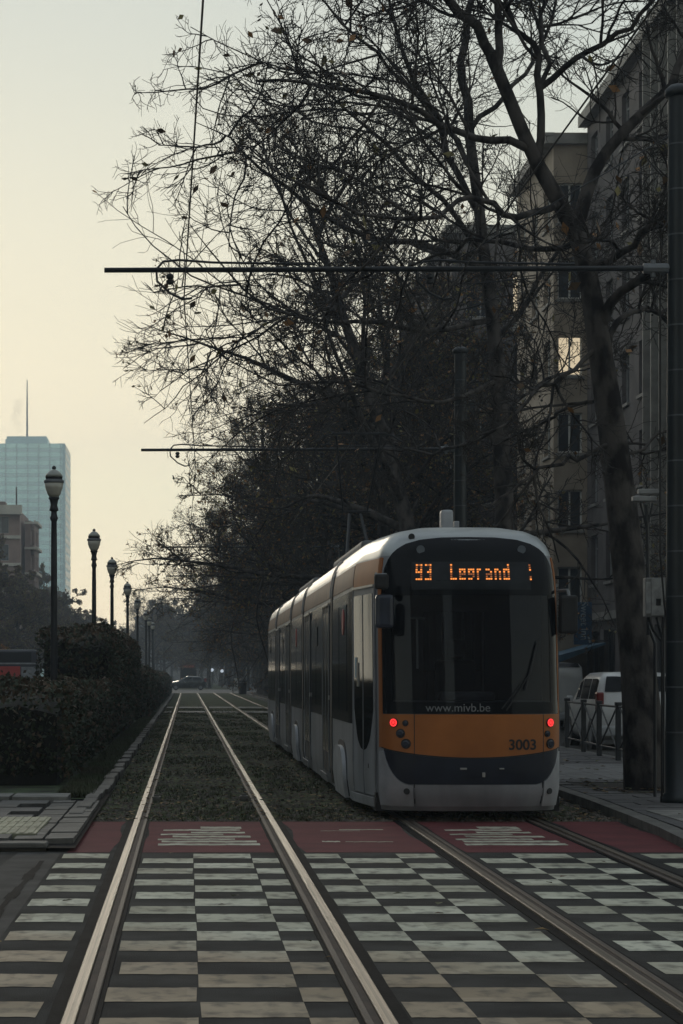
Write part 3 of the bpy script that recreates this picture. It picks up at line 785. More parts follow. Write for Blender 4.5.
bm=NB(); lathe(bm,[(.085,4.74),(.12,4.80),(.155,4.90),(.17,4.99)],20); g=link('globe',bm,M_globe,t,True)
bm=NB(); lathe(bm,[(.172,4.99),(.18,5.0),(.18,5.04),(.165,5.05)],20); link('globe_ring',bm,M_grey,g,True)
bm=NB(); lathe(bm,[(.165,5.05),(.15,5.055),(.15,5.10),(.16,5.10)],20); link('globe_neck',bm,M_iron,g,True)
bm=NB(); lathe(bm,[(.16,5.10),(.14,5.15),(.10,5.20),(.05,5.235),(.03,5.24)],20); link('cap',bm,M_globetop,t,True)
bm=NB(); lathe(bm,[(.015,5.235),(.035,5.25),(.04,5.275),(.02,5.30),(.005,5.31)],10); link('finial',bm,M_iron,t,True)
l0=t
for i,(Y) in enumerate((58.1,72,90.8,109,131.7,146,158)):
    X={5:-2.45}.get(i,-2.4)
    dup(l0,(X,Y,.05),lamplab[i+1])

# ------------------------------------------------------------ hedges
def leafcloud(pts,nrm,size,rng,V,Fc):
    n=len(pts)
    a=rng.normal(size=(n,3)); a/=np.linalg.norm(a,axis=1)[:,None]
    b=np.cross(a,rng.normal(size=(n,3))); b/=np.linalg.norm(b,axis=1)[:,None]
    s=size*rng.uniform(.5,1.4,(n,1))
    return np.stack([pts-a*s, pts-b*s*.55, pts+a*s, pts+b*s*.55],1).reshape(-1,3)
def cloudmesh(name,verts,m,parent,mi=None):
    n=len(verts)//4
    me=bpy.data.meshes.new(name); me.vertices.add(len(verts)); me.vertices.foreach_set('co',verts.astype(np.float32).ravel())
    me.loops.add(n*4); me.loops.foreach_set('vertex_index',np.arange(n*4,dtype=np.int32))
    me.polygons.add(n); me.polygons.foreach_set('loop_start',np.arange(0,n*4,4,dtype=np.int32))
    me.update(); me.validate()
    o=linkm(name,me,m,parent)
    if mi is not None and len(me.polygons)==n: me.polygons.foreach_set('material_index',mi.astype(np.int32))
    return o
M_h1=mat('hedge leaf dark',(.030,.042,.018),.7,0,.3,3); M_h2=mat('hedge leaf brown',(.085,.055,.03),.75,0,.3,3)
M_hin=mat('hedge inner twigs',(.012,.012,.009),1,0,.3,6,1.,12)
def hedge(label,x0,x1,y0,y1,h,n,size,roundf,seed,dome=0.):
    rng=np.random.default_rng(seed)
    t=thing('hedge',label,'hedge',((x0+x1)/2,y0,.05))
    cx=(x0+x1)/2; hx=(x1-x0)/2
    def sh(x,y):  # top height
        u=abs(x-cx)/hx; v=min(1,(y1-y)/max(1e-3,(y1-y0))*4); w=min(1,(y-y0)/.8)
        return h*(1-roundf*u**4)*(1-dome*(1-min(1,v))**2)*(.9+.1*w)+.06*math.sin(y*1.7+x*2)+.04*math.sin(x*5+y*.6)
    # core
    bm=NB(); nx,ny=10,max(8,int((y1-y0)/1.2)); 
    g=[]
    for i in range(nx+1):
        row=[]
        for j in range(ny+1):
            x=x0+.18+(x1-x0-.36)*i/nx; y=y0+.18+(y1-y0-.36)*j/ny
            row.append(bm.verts.new((x-cx,y-y0,sh(x,y)-.2+rng.uniform(-.05,.05))))
        g.append(row)
    for i in range(nx):
        for j in range(ny): bm.faces.new((g[i][j],g[i+1][j],g[i+1][j+1],g[i][j+1]))
    border=[g[i][0] for i in range(nx+1)]+[g[nx][j] for j in range(1,ny+1)]+[g[i][ny] for i in range(nx-1,-1,-1)]+[g[0][j] for j in range(ny-1,0,-1)]
    low=[bm.verts.new((v.co.x,v.co.y,0)) for v in border]
    for k in range(len(border)): bm.faces.new((border[k],low[k],low[(k+1)%len(border)],border[(k+1)%len(border)]))
    link('branches',bm,M_hin,t)
    P_=[]
    A_top=(x1-x0)*(y1-y0); A_f=(x1-x0)*h; A_s=(y1-y0)*h
    tot=A_top+2*A_f+A_s*1.6
    while len(P_)<n:
        r=rng.random()*tot; d=abs(rng.normal(0,.07))
        if r<A_top: x=rng.uniform(x0,x1); y=rng.uniform(y0,y1); z=sh(x,y)-d+ (rng.random()<.06)*rng.uniform(0,.12)
        elif r<A_top+2*A_f: x=rng.uniform(x0,x1); y=y0+d+.05*math.sin(x*6); z=rng.uniform(.12,1)*sh(x,y)
        else: x=x1-d+.05*math.sin(y*3)+.04*math.sin(y*7.7); y=rng.uniform(y0,y1); z=rng.uniform(.1,1)*sh(x1,y); 
        P_.append((x-cx,y-y0,z))
    pts=np.array(P_); v=leafcloud(pts,None,size,rng,None,None)
    mi=(rng.random(len(pts))<(.25+.3*(pts[:,2]>h*.85))).astype(int)
    cloudmesh('foliage',v,[M_h1,M_h2],t,mi)
    return t
hedge('low clipped dark hedge at the front left with brownish flat top',-7.5,-1.62,31,48.5,1.42,30000,.042,.04,11)
hedge('taller block hedge behind the low hedge, round the nearest lamps',-3.3,-1.55,49,73,2.62,30000,.055,.05,12,.07)
hedge('mid-distance hedge with rounded end past the tall hedge',-3.2,-1.35,76,112,1.85,14000,.08,.2,13,.15)
hedge('farthest hedge running on toward the parked car',-3.2,-1.35,116,188,1.7,12000,.12,.2,14,.1)

# ------------------------------------------------------------ trees
def unit(a): return a/np.maximum(np.linalg.norm(a,axis=-1,keepdims=True),1e-9)
def tubes_mesh(groups):
    """groups: list of (paths (M,N,3), radii (M,N), sides)"""
    VV=[];QQ=[];off=0
    for paths,rad,n in groups:
        M,N,_=paths.shape
        d=np.empty_like(paths); d[:,1:-1]=paths[:,2:]-paths[:,:-2]; d[:,0]=paths[:,1]-paths[:,0]; d[:,-1]=paths[:,-1]-paths[:,-2]
        d=unit(d); main=unit(paths[:,-1]-paths[:,0])
        ref=np.where(np.abs(main[:,2:3])<.8,np.array([[0,0,1.]]),np.array([[1.,0,0]]))[:,None,:]
        a=unit(np.cross(d,np.broadcast_to(ref,d.shape))); b=np.cross(d,a)
        an=np.arange(n)*2*np.pi/n
        ring=paths[:,:,None,:]+(a[:,:,None,:]*np.cos(an)[None,None,:,None]+b[:,:,None,:]*np.sin(an)[None,None,:,None])*rad[:,:,None,None]
        VV.append(ring.reshape(-1,3))
        idx=np.arange(M*N*n).reshape(M,N,n)
        q=np.stack([idx[:,:-1,:],np.roll(idx,-1,2)[:,:-1,:],np.roll(idx,-1,2)[:,1:,:],idx[:,1:,:]],-1).reshape(-1,4)+off
        QQ.append(q); off+=M*N*n
    V=np.concatenate(VV);Q=np.concatenate(QQ)
    me=bpy.data.meshes.new('tubes'); me.vertices.add(len(V)); me.vertices.foreach_set('co',V.astype(np.float32).ravel())
    me.loops.add(Q.size); me.loops.foreach_set('vertex_index',Q.astype(np.int32).ravel())
    me.polygons.add(len(Q)); me.polygons.foreach_set('loop_start',np.arange(0,Q.size,4,dtype=np.int32))
    me.polygons.foreach_set('use_smooth',np.ones(len(Q),bool)); me.update()
    return me
def grow(st,di,L,r0,r1,nseg,wander,trop,rng):
    M=len(st); paths=np.empty((M,nseg+1,3)); paths[:,0]=st; d=unit(di.copy())
    step=(L/nseg)[:,None]; tr=np.array(trop)
    for i in range(nseg):
        d=unit(d+rng.normal(size=(M,3))*wander+tr)
        paths[:,i+1]=paths[:,i]+d*step
    u=np.linspace(0,1,nseg+1)[None,:]
    rad=r0[:,None]*(1-u)+r1[:,None]*u
    return paths,rad
def spawn(paths,rad,k,tmin,tmax,ang,ratio,rratio,rng,Lpar,bias=(0,0,0)):
    M,N,_=paths.shape
    t=np.sort(rng.uniform(tmin,tmax,(M,k)),axis=1); f=t*(N-1); i=np.minimum(f.astype(int),N-2); w=(f-i)[...,None]
    ar=np.arange(M)[:,None]
    p=paths[ar,i]*(1-w)+paths[ar,i+1]*w; tan=unit(paths[ar,i+1]-paths[ar,i])
    rr=rad[ar,i]*(1-w[...,0])+rad[ar,i+1]*w[...,0]
    pr=unit(np.cross(tan,rng.normal(size=(M,k,3))))
    a=R(1)*rng.uniform(ang[0],ang[1],(M,k))[...,None]
    d=unit(tan*np.cos(a)+pr*np.sin(a)+np.array(bias))
    L=Lpar[:,None]*ratio*(1.22-.87*t)*rng.uniform(.6,1.3,(M,k))
    return p.reshape(-1,3),d.reshape(-1,3),L.ravel(),(rr*rratio*rng.uniform(.7,1.1,(M,k))).ravel()
M_bark=mat('plane tree bark',(.085,.076,.070),.95,0,.3,4.5,1.,14,spec=.1,thr=(.42,.58),col2=(.022,.020,.020),stretch=(1,1,.55))
M_twig=mat('dark twigs',(.035,.03,.027),.9,0,.3,2)
M_leafs=[mat('leaf olive',(.20,.17,.06),.7,0,.3,1),mat('leaf rust',(.26,.13,.045),.7,0,.3,1),mat('leaf brown',(.14,.085,.045),.7,0,.3,1)]
M_leafb=[mat('distant leaf brown',(.13,.075,.055),.8,0,.3,1),mat('distant leaf umber',(.08,.055,.045),.8,0,.3,1),M_leafs[0]]
def resample(pts,n=14):
    pts=np.array(cr3(pts)); s=np.concatenate([[0],np.cumsum(np.linalg.norm(np.diff(pts,axis=0),axis=1))]); u=np.linspace(0,s[-1],n)
    return np.stack([np.interp(u,s,pts[:,k]) for k in range(3)],1), s[-1]
def cr3(pts,k=5):
    out=[]; n=len(pts); pts=[np.array(p,float) for p in pts]
    for i in range(n-1):
        p0=pts[max(i-1,0)];p1=pts[i];p2=pts[i+1];p3=pts[min(i+2,n-1)]
        for j in range(k):
            t=j/k; out.append(.5*(2*p1+(p2-p0)*t+(2*p0-5*p1+4*p2-p3)*t*t+(3*p1-p0-3*p2+p3)*t**3))
    out.append(pts[-1]); return out
def finish_tree(t,big,limbs_p,limbs_r,rng,leaves,leafmats,dens=(8,6,5,4),rmin=.0045,leafsize=.05,balls=0,biasx=-.0,Lscale=1.,level2=(.50),prune=None):
    """big: trunk groups (M,N). limbs_p array of main limbs -> sub branches"""
    Ll=np.linalg.norm(np.diff(limbs_p,axis=1),axis=2).sum(1)
    g_tr=list(big)
    # level 2 branches
    p,d,L,r=spawn(limbs_p,limbs_r,dens[0],.18,1.,(35,75),level2*Lscale,.55,rng,Ll,(biasx,0,.12))
    r=np.maximum(r,.022)
    if prune:
        keep=(p[:,2]>prune[0])|(rng.random(len(p))>prune[1]); p,d,L,r=p[keep],d[keep],L[keep],r[keep]
    P2,R2=grow(p,d,L,r,r*.35,8,.13,(0,0,.02),rng); g_tr.append((P2,R2,6))
    p,d,L,r=spawn(P2,R2,dens[1],.12,1.,(30,70),.62,.6,rng,L,(0,0,.03)); r=np.maximum(r,.012)
    P3,R3=grow(p,d,L,r,r*.4,6,.15,(0,0,-.01),rng)
    p,d,L,r=spawn(P3,R3,dens[2],.1,1.,(28,65),.66,.65,rng,L,(0,0,.0)); r=np.maximum(r,rmin*1.4); L=np.maximum(L,.25)
    P4,R4=grow(p,d,L,r,r*.6,5,.20,(0,0,.0),rng)
    p,d,L,r=spawn(P4,R4,dens[3],.1,1.,(28,65),.72,.8,rng,L,(0,0,.05)); r=np.maximum(r*0+rmin,rmin); L=np.clip(L,.12,.7)
    P5,R5=grow(p,d,L,r,r*.7,4,.22,(0,0,.02),rng)
    linkm('trunk',tubes_mesh(g_tr),M_bark,t)
    cr=linkm('crown',tubes_mesh([(P3,R3,4),(P4,R4,3),(P5,R5,3)]),M_twig,t)
    # leaves
    if leaves:
        i=rng.integers(0,len(P5),leaves); pts=P5[i,rng.integers(1,4,leaves)]+rng.normal(size=(leaves,3))*.03
        v=leafcloud(pts,None,leafsize,rng,None,None)
        cloudmesh('leaves',v,leafmats,cr,rng.integers(0,len(leafmats),leaves))
    if balls:
        i=rng.integers(0,len(P4),balls); c=P4[i,-1]-np.array([0,0,.09])
        bm=NB()
        for q in c:
            bmesh.ops.create_icosphere(bm,subdivisions=1,radius=.018,matrix=Matrix.Translation(q.tolist()))
        link('seed_balls',bm,M_twig,cr)['kind']='stuff'
    return t
def auto_tree(label,loc,seed,H=14,lean=(-.10,0),spread=6.5,leaves=2500,leafmats=None,dens=(8,6,5,4),r0=.26,trunkh=4.5,name='plane_tree',group=None,leafsize=.05,rmin=.006,nl=9,cat='tree',biasx=-.05):
    rng=np.random.default_rng(seed); t=thing(name,label,cat,loc,group=group)
    tp=[np.array([0,0,-.1])]; d=np.array([lean[0],lean[1],1.]); n=16; p=np.array([0,0,0.]); tp=[p.copy()]
    for i in range(n):
        d=unit(d+rng.normal(size=3)*.05+np.array([lean[0]*.05,0,.03])); p=p+d*H*.92/n; tp.append(p.copy())
    tp=np.array(tp); u=np.linspace(0,1,n+1); tr=r0*(1-u)**.8*.9+.03; tr[0]*=1.35
    lim=[];lr=[]
    for k in range(nl):
        f=trunkh/H+(1-trunkh/H)*(k+.3)/nl*.92; i=min(int(f*n),n-1); pos=tp[i]+(tp[i+1]-tp[i])*(f*n-i)
        a=k*2.4+rng.uniform(-.5,.5)
        dirh=np.array([math.cos(a),math.sin(a),0]); L=spread*(1-.45*(k/nl))*rng.uniform(.75,1.0)
        L*=(1+.06*(-dirh[0]))
        dd=unit(dirh+np.array([-.12,0,.45+.5*k/nl+rng.uniform(-.1,.2)]))
        rr=tr[i]*rng.uniform(.42,.6)
        pa,ra=grow(pos[None],dd[None],np.array([L]),np.array([rr]),np.array([max(.007,rr*.08)]),13,.09,(0,0,-.02 if k<nl*.5 else .02),rng)
        lim.append(pa[0]);lr.append(ra[0])
    top=tp[-6:]; 
    lim=np.array(lim);lr=np.array(lr)
    topi,_=resample(tp[8:],14); lim=np.concatenate([lim,topi[None]]); lr=np.concatenate([lr,np.linspace(tr[8],.03,14)[None]])
    return finish_tree(t,[(tp[None],tr[None],12),(lim[:-1],lr[:-1],8)],lim,lr,rng,leaves,leafmats or M_leafs,dens,leafsize=leafsize,rmin=rmin,biasx=biasx)
def custom_tree(label,base,Z,trunk,limbs,seed,leaves,dens,balls=0,group=None,ry=2.6,rmin=.0045):
    """trunk: [(px,py,radius)], limbs: [([(px,py,dz)],r0,r1)] described at distance Z (+dz metres in depth)"""
    rng=np.random.default_rng(seed); t=thing('plane_tree',label,'tree',base,group=group); b=np.array(base)
    def w(px,py,dz=0): 
        Zz=Z+dz; return np.array([(px-VX)*Zz/F,Zz,CH+(VY-py)*Zz/F])-b
    tp,_=resample([w(q[0],q[1]) for q in trunk],20); tr=np.interp(np.linspace(0,1,20),np.linspace(0,1,len(trunk)),[q[2] for q in trunk])
    lim=[];lr=[]
    for pts,a,c in limbs:
        q,_=resample([w(*x) for x in pts],14); 
        q[1:-1]+=rng.normal(size=(12,3))*.03
        lim.append(q); lr.append(np.linspace(a,c,14))
    lim=np.array(lim);lr=np.array(lr)
    return finish_tree(t,[(tp[None],tr[None],14),(lim,lr,9)],lim,lr,rng,leaves,M_leafs,dens,leafsize=.075,balls=balls,rmin=rmin,biasx=0,prune=(6.4,.5) if seed==21 else None)
G='bare plane trees in the row beside the tram'
Z1=29.6; b1=(6.05,Z1,.07)
trunk=[(649,800,.33),(646,770,.27),(640,690,.235),(630,580,.225),(616,460,.215),(600,350,.20),(588,275,.185),(576,232,.17),(558,200,.15),(540,169,.125),(524,135,.11),(509,98,.095),(497,70,.085),(491,55,.08)]
limbs=[([(491,55,0),(477,27,0),(446,0,0),(400,-60,-.5),(350,-130,-1)],.075,.03),
 ([(497,70,0),(500,20,.2),(490,-50,.5),(480,-150,1)],.06,.025),
 ([(537,160,0),(541,120,0),(540,84,0),(535,49,.2),(510,9,.5),(500,-80,.8)],.06,.02),
 ([(540,88,0),(560,72,0),(588,53,-.3),(646,9,-.6),(690,-60,-1)],.045,.02),
 ([(541,84,0),(550,60,0),(540,20,.4),(560,-60,1),(580,-150,1.5)],.035,.015),
 ([(530,150,0),(505,140,-.2),(482,137,-.5),(442,129,-1),(406,102,-1.5),(340,85,-2),(256,81,-2.5)],.055,.016),
 ([(575,232,0),(590,190,.2),(602,160,.4),(640,120,.5),(668,92,.7),(690,44,1),(720,-20,1)],.10,.03),
 ([(588,275,0),(600,262,-.2),(618,258,-.5),(650,225,-1),(700,190,-2)],.06,.02),
 ([(600,330,0),(615,300,-.2),(640,278,-.6),(680,262,-1.2),(740,230,-2)],.075,.025),
 ([(603,365,0),(615,325,.3),(640,310,.8),(665,312,1.5),(690,290,2)],.05,.018),
 ([(598,345,0),(580,365,-.3),(560,378,-.7),(530,395,-1.2),(505,425,-1.8),(480,435,-2.2)],.035,.014),
 ([(608,400,0),(590,400,.4),(560,415,1),(530,430,1.7),(490,445,2.5)],.03,.012),
 ([(614,440,0),(590,452,-.3),(560,462,-.9),(530,478,-1.5),(500,500,-2),(480,505,-2.4)],.032,.012),
 ([(618,470,0),(640,450,.2),(670,430,.5),(700,425,1)],.025,.012),
 ([(560,203,0),(520,215,-1),(470,200,-2.2),(420,220,-3),(360,215,-3.6),(300,180,-4)],.05,.014),
 ([(580,240,0),(530,250,1),(480,240,2),(430,260,3),(370,270,4)],.045,.014)]
custom_tree('big near plane tree with mottled trunk leaning left across the right of the picture',b1,Z1,trunk,limbs,21,160,(9,6,5,3),balls=80,group=G)
# second tree: slender, limbs reaching far left over the tracks
Z2=42.5; b2=(6.1,Z2,.07)
trunk=[(512,757,.24),(510,700,.20),(507,600,.19),(505,520,.185),(500,420,.17),(494,330,.15),(486,270,.13),(478,200,.11),(470,140,.10),(468,100,.09)]
limbs=[([(468,100,0),(462,60,0),(470,0,0),(465,-80,.3),(450,-160,.5)],.085,.03),
 ([(480,215,0),(450,160,-.5),(425,100,-1),(400,40,-2),(380,-40,-3)],.07,.02),
 ([(486,270,0),(440,250,-1),(400,238,-2),(343,228,-3),(269,175,-4.5),(229,136,-5.5),(235,140,-6),(215,132,-6.5),(195,122,-7)],.07,.006),
 ([(492,320,0),(430,330,-1.5),(370,320,-3),(310,318,-4),(256,300,-5),(212,259,-6),(205,245,-6.5),(190,225,-7)],.06,.006),
 ([(498,380,0),(450,400,-1),(400,395,-2),(340,380,-3),(280,385,-3.5),(240,365,-4),(205,345,-4.5)],.05,.006),
 ([(484,250,0),(430,190,-2),(370,130,-4),(320,90,-6),(290,65,-6.5),(250,62,-7)],.06,.007),
 ([(475,170,0),(430,110,-2),(370,50,-4),(330,10,-5),(290,-40,-6)],.055,.012),
 ([(495,340,0),(530,300,.5),(560,250,1),(600,230,1.5),(640,180,2)],.055,.015),
 ([(500,420,0),(530,390,.5),(570,370,1),(610,360,1.8)],.04,.014),
 ([(502,450,0),(470,440,1),(430,455,2),(390,450,3),(350,470,4)],.045,.014),
 ([(470,130,0),(510,90,.4),(545,40,1),(560,-40,1.5)],.055,.018),
 ([(484,250,0),(450,260,2),(400,240,4),(350,250,6),(300,235,8)],.05,.015)]
custom_tree('second plane tree along the track, slender trunk rising behind the tram roof',b2,Z2,trunk,limbs,22,420,(9,6,5,3),balls=90,group=G,rmin=.005)
# prototypes
pA=auto_tree('third plane tree along the track, partly hidden by the second mast',(6.0,54,.05),31,H=15.5,lean=(-.06,0),spread=8.4,leaves=2500,trunkh=4.2,nl=11,group=G,r0=.27,dens=(7,6,4,3))
pB=auto_tree('fourth plane tree along the track, dark forked trunk over the tram middle',(5.9,65,.05),32,H=13.5,lean=(-.14,0),spread=8.5,leaves=7000,trunkh=3.4,nl=13,group=G,r0=.25,leafsize=.05,dens=(8,6,5,3))
pC=auto_tree('fifth plane tree along the track, over the rear of the tram',(6.1,76,.05),33,H=14,lean=(-.02,.02),spread=8.2,leaves=12000,trunkh=3.0,nl=14,group=G,r0=.26,leafsize=.055,rmin=.007,dens=(8,6,5,3))
dup(pC,(6.1,70.5,.05),'plane tree just before the rear half of the tram roof',rz=.35,sc=(1,1,.95))
far='bare plane tree in the distant part of the row beyond the tram'
k=0
for Y in (85,93,101,110,119,129,139,150,162,175,190,250,265,280,300,320,345,370):
    src=(pC,pB,pC,pA)[k%4]; k+=1
    dup(src,(6.0+.2*math.sin(Y),Y,.03),far,rz=(k*1.9)%6.28 if k%2 else k*.3,sc=(1,1,.92+.05*(k%3)))
G2='plane trees along the far side of the carriageway'
for i,Y in enumerate((100,115,130,147,165,185)):
    o=dup((pB,pC,pA)[i%3],(12.3,Y,.05),'bare plane tree of the second row, standing against the right-hand houses',rz=i*1.3+1,sc=(.95,.95,.95)); o['group']=G2
# far closing trees
G3='trees closing the far end of the avenue'
for i,(x,Y) in enumerate(((9.3,140),(9,168),(9.2,200),(8.8,240),(2.5,262),(-4.5,300),(10.5,300),(-6,340),(12,350),(-4.5,400),(5,430),(-1,440),(12,420),(20,260),(26,320))):
    o=dup((pC,pB)[i%2],(x,Y,.0),'hazy bare tree closing the far end of the tree tunnel',rz=i*2.2,sc=(1,1,.9)); o['group']=G3
# left side brown trees
DEFER=1
G4='brown-leaved trees beyond the left carriageway'
pL=auto_tree('brown-leaved tree at the left edge in front of the old apartment block',(-15.0,140,0),41,H=11,lean=(0,0),spread=6,leaves=42000,leafmats=M_leafb,trunkh=2.2,nl=13,name='autumn_tree',group=G4,leafsize=.075,rmin=.011,dens=(7,6,4,3),biasx=0)
for i,(x,Y) in enumerate(((-20,160),(-16,176),(-14.5,195),(-19,205),(-14.5,215),(-14,238),(-14.5,262),(-14,288),(-20,290),(-14,315),(-13.5,345),(-14,380),(-24,235),(-27,190),(-10.5,420),(-20,340),(-18.5,152),(-22,175))):
    o=dup(pL,(x,Y,0),'hazy brown tree in the row left of the lamps',rz=i*1.7,sc=(1,1,(1.3 if x<-18 else .84)+.05*(i%3))); 
for i,(x,Y) in enumerate(((-3.2,330),(1,345),(5,335),(9,352),(14,340),(-5,385),(0,400),(4,410),(9,390),(15,400),(-3,450),(3,460),(9,455),(8.5,270),(9,300),(12,225))):
    o=dup(pL,(x,Y,0),'dim brownish tree massed at the end of the avenue',rz=i*1.3,sc=(1.15,1.15,1.1+.08*(i%3))); o['group']=G3
# yellow shrub
yl=auto_tree('small yellow-leaved tree at the left edge above the red bus',(-11.6,137.5,0),51,H=3.7,lean=(0,0),spread=1.4,leaves=5000,leafmats=[mat('leaf yellow',(.45,.24,.05),.7,0,.3,1),mat('leaf gold',(.35,.15,.04),.7,0,.3,1)],trunkh=1.2,nl=8,name='yellow_tree',leafsize=.07,rmin=.01,dens=(5,4,3,2),r0=.06,biasx=0)

# ------------------------------------------------------------ buildings
M_win=glassmat('window glass',(.4,.45,.5),.15,.06); 
M_winopaque=mat('window glass dark',(.03,.035,.042),.08,0,.4,.7)
M_frame=mat('window frame',(.32,.32,.31),.5,0,.2,4)
M_framed=mat('dark frame',(.05,.052,.055),.5)
def wallgrid(bm, O, U, W, z0, z1, wins, depth=.22, D=None):
    """wall on plane through O along U, windows (a,b,c,d) holes with reveals toward D"""
    O=Vector(O);U=Vector(U);D=Vector(D)
    xs=sorted(set([0,W]+[w[0] for w in wins]+[w[1] for w in wins])); zs_=sorted(set([z0,z1]+[w[2] for w in wins]+[w[3] for w in wins]))
    def pt(a,z,dd=0): return O+U*a+D*dd+Vector((0,0,z))
    def inside(a,z): return any(w[0]<a<w[1] and w[2]<z<w[3] for w in wins)
    for i in range(len(xs)-1):
        for j in range(len(zs_)-1):
            if inside((xs[i]+xs[i+1])/2,(zs_[j]+zs_[j+1])/2): continue
            quad(bm,pt(xs[i],zs_[j]),pt(xs[i+1],zs_[j]),pt(xs[i+1],zs_[j+1]),pt(xs[i],zs_[j+1]))
    for a,b,c,d in wins:
        quad(bm,pt(a,c),pt(a,c,depth),pt(a,d,depth),pt(a,d)); quad(bm,pt(b,c),pt(b,d),pt(b,d,depth),pt(b,c,depth))
        quad(bm,pt(a,c),pt(b,c),pt(b,c,depth),pt(a,c,depth)); quad(bm,pt(a,d),pt(a,d,depth),pt(b,d,depth),pt(b,d))
def obox(bm,O,U,D,a0,a1,d0,d1,z0,z1):
    O=Vector(O);U=Vector(U);D=Vector(D)
    c=[O+U*a+D*d+Vector((0,0,z)) for z in (z0,z1) for a,d in ((a0,d0),(a1,d0),(a1,d1),(a0,d1))]
    vs=[bm.verts.new(v) for v in c]
    for f in ((0,3,2,1),(4,5,6,7),(0,1,5,4),(1,2,6,5),(2,3,7,6),(3,0,4,7)): bm.faces.new([vs[i] for i in f])
def window(parent,O,U,D,w,m_f,m_g,mull=1,depth=.2,trans=False,lit=None,sill=False):
    a,b,c,d=w; bm=NB(); f=.06
    for q in ((a,a+f,c,d),(b-f,b,c,d),(a+f,b-f,c,c+f),(a+f,b-f,d-f,d)): obox(bm,O,U,D,q[0],q[1],depth-.08,depth-.01,q[2],q[3])
    for k in range(1,mull+1):
        x=a+(b-a)*k/(mull+1); obox(bm,O,U,D,x-.035,x+.035,depth-.075,depth-.012,c+f,d-f)
    if trans: obox(bm,O,U,D,a+f,b-f,depth-.07,depth-.015,c+(d-c)*.72,c+(d-c)*.72+.05)
    fr=link('window',bm,m_f,parent)
    bm=NB(); obox(bm,O,U,D,a,b,depth-.03,depth-.004,c,d); link('pane',bm,lit or m_g,fr)
    if sill:
        bm=NB(); obox(bm,O,U,D,a-.08,b+.08,-.09,-.003,c-.12,c-.02); link('sill',bm,M_stone2,fr)
    return fr
def block(name,label,x0,x1,y0,y1,H,floors,ground,m_wall,bay=2.9,winw=1.5,winh=1.7,m_f=M_frame,sidewin=None,mull=1,cornice=True,sills=True,fins=False,sx=1,roof=None,firstz=4.2,pitch=None,group=None,glareset=(),m_g=None):
    """facade on plane x=x0 facing -x*sx, with a camera-facing (-y) end wall"""
    t=thing(name,label,'building',(x0,y0,0),group=group)
    D=(sx,0,0); U=(0,1,0); O=(0,0,0); Ly=y1-y0; pitch=pitch or (H-firstz-.6)/floors
    nb=max(1,int(Ly/bay)); bw=Ly/nb; wins=[]
    for f in range(floors):
        for k in range(nb):
            a=bw*k+(bw-winw)/2; z=firstz+pitch*f+.75
            wins.append((a,a+winw,z,z+winh))
    gw=[(bw*k+.4,bw*k+bw-.4,.5,3.2) for k in range(nb)]
    bm=NB(); wallgrid(bm,O,U,Ly,0,H,wins+gw,.25,D)
    sw=sidewin or []
    wallgrid(bm,O,(sx,0,0),abs(x1-x0),0,H,sw,.22,(0,1,0))
    W=abs(x1-x0)*sx
    quad(bm,(0,Ly,0),(W,Ly,0),(W,Ly,H),(0,Ly,H)); quad(bm,(W,0,0),(W,Ly,0),(W,Ly,H),(W,0,H)); quad(bm,(0,0,H),(W,0,H),(W,Ly,H),(0,Ly,H))
    link('wall',bm,m_wall,t)
    mg=m_g or M_winopaque
    for w in wins: window(t,O,U,D,w,m_f,mg,mull,.24,True,sill=sills)
    for w in gw: window(t,O,U,D,w,M_framed,mg,1,.24)
    for i,w in enumerate(sw): window(t,O,(sx,0,0),(0,1,0),w,m_f,SKY_GLARE if i in glareset else mg,1,.20,sill=sills)
    bm=NB()
    obox(bm,O,U,D,-.02,Ly,-.12,-.003,3.55,3.85)
    link('string_course',bm,M_stone2,t); bm=NB()
    if cornice:
        obox(bm,O,U,D,-.25,Ly,-.35,-.003,H-.45,H-.05); obox(bm,O,(sx,0,0),(0,1,0),.0,abs(W),-.2,-.003,H-.45,H-.08)
    if cornice: link('cornice',bm,M_stone2,t)
    if fins:
        for k in range(nb*2+1):
            bm=NB(); obox(bm,O,U,D,k*bw/2-.06,k*bw/2+.06,-.30,-.003,3.9,H-.5); link('fin',bm,M_stone2,t)
    if roof:
        h,ins=roof; bm=NB()
        q=[(0,0,H+.01),(W,0,H+.01),(W,Ly,H+.01),(0,Ly,H+.01)]; p=[(ins*sx,ins,H+h),(W-ins*sx,ins,H+h),(W-ins*sx,Ly-ins,H+h),(ins*sx,Ly-ins,H+h)]
        vq=[bm.verts.new(v) for v in q]; vp=[bm.verts.new(v) for v in p]
        for k in range(4): bm.faces.new((vq[k],vq[(k+1)%4],vp[(k+1)%4],vp[k]))
        bm.faces.new(vp); link('roof',bm,mat('slate roof',(.045,.045,.05),.7,0,.2,2),t)
    return t
M_stone=mat('pale stone wall',(.32,.26,.195),.85,0,.15,1.2,.2,10)
M_stone2=mat('stone trim',(.25,.235,.21),.8,0,.2,2)
M_dkwall=mat('dark brick wall',(.12,.105,.10),.9,0,.2,1,.3,14)
M_grwall=mat('grey concrete wall',(.19,.18,.175),.85,0,.2,.8,.2,8)
SKY_GLARE=emis('sky glare window',(1.,.82,.55),.5,(.3,.25,.18))  # glowing pane stands in for bright sky reflected in the glass
gt=mat('greenish window glass',(.10,.16,.16),.1,0,.5,.6)
block('office_block','tall grey office block with upright fins at the right edge',15,27,50,72.6,22.6,6,1,M_grwall,bay=2.4,winw=1.6,winh=2.0,fins=True,m_f=M_framed,m_g=gt)
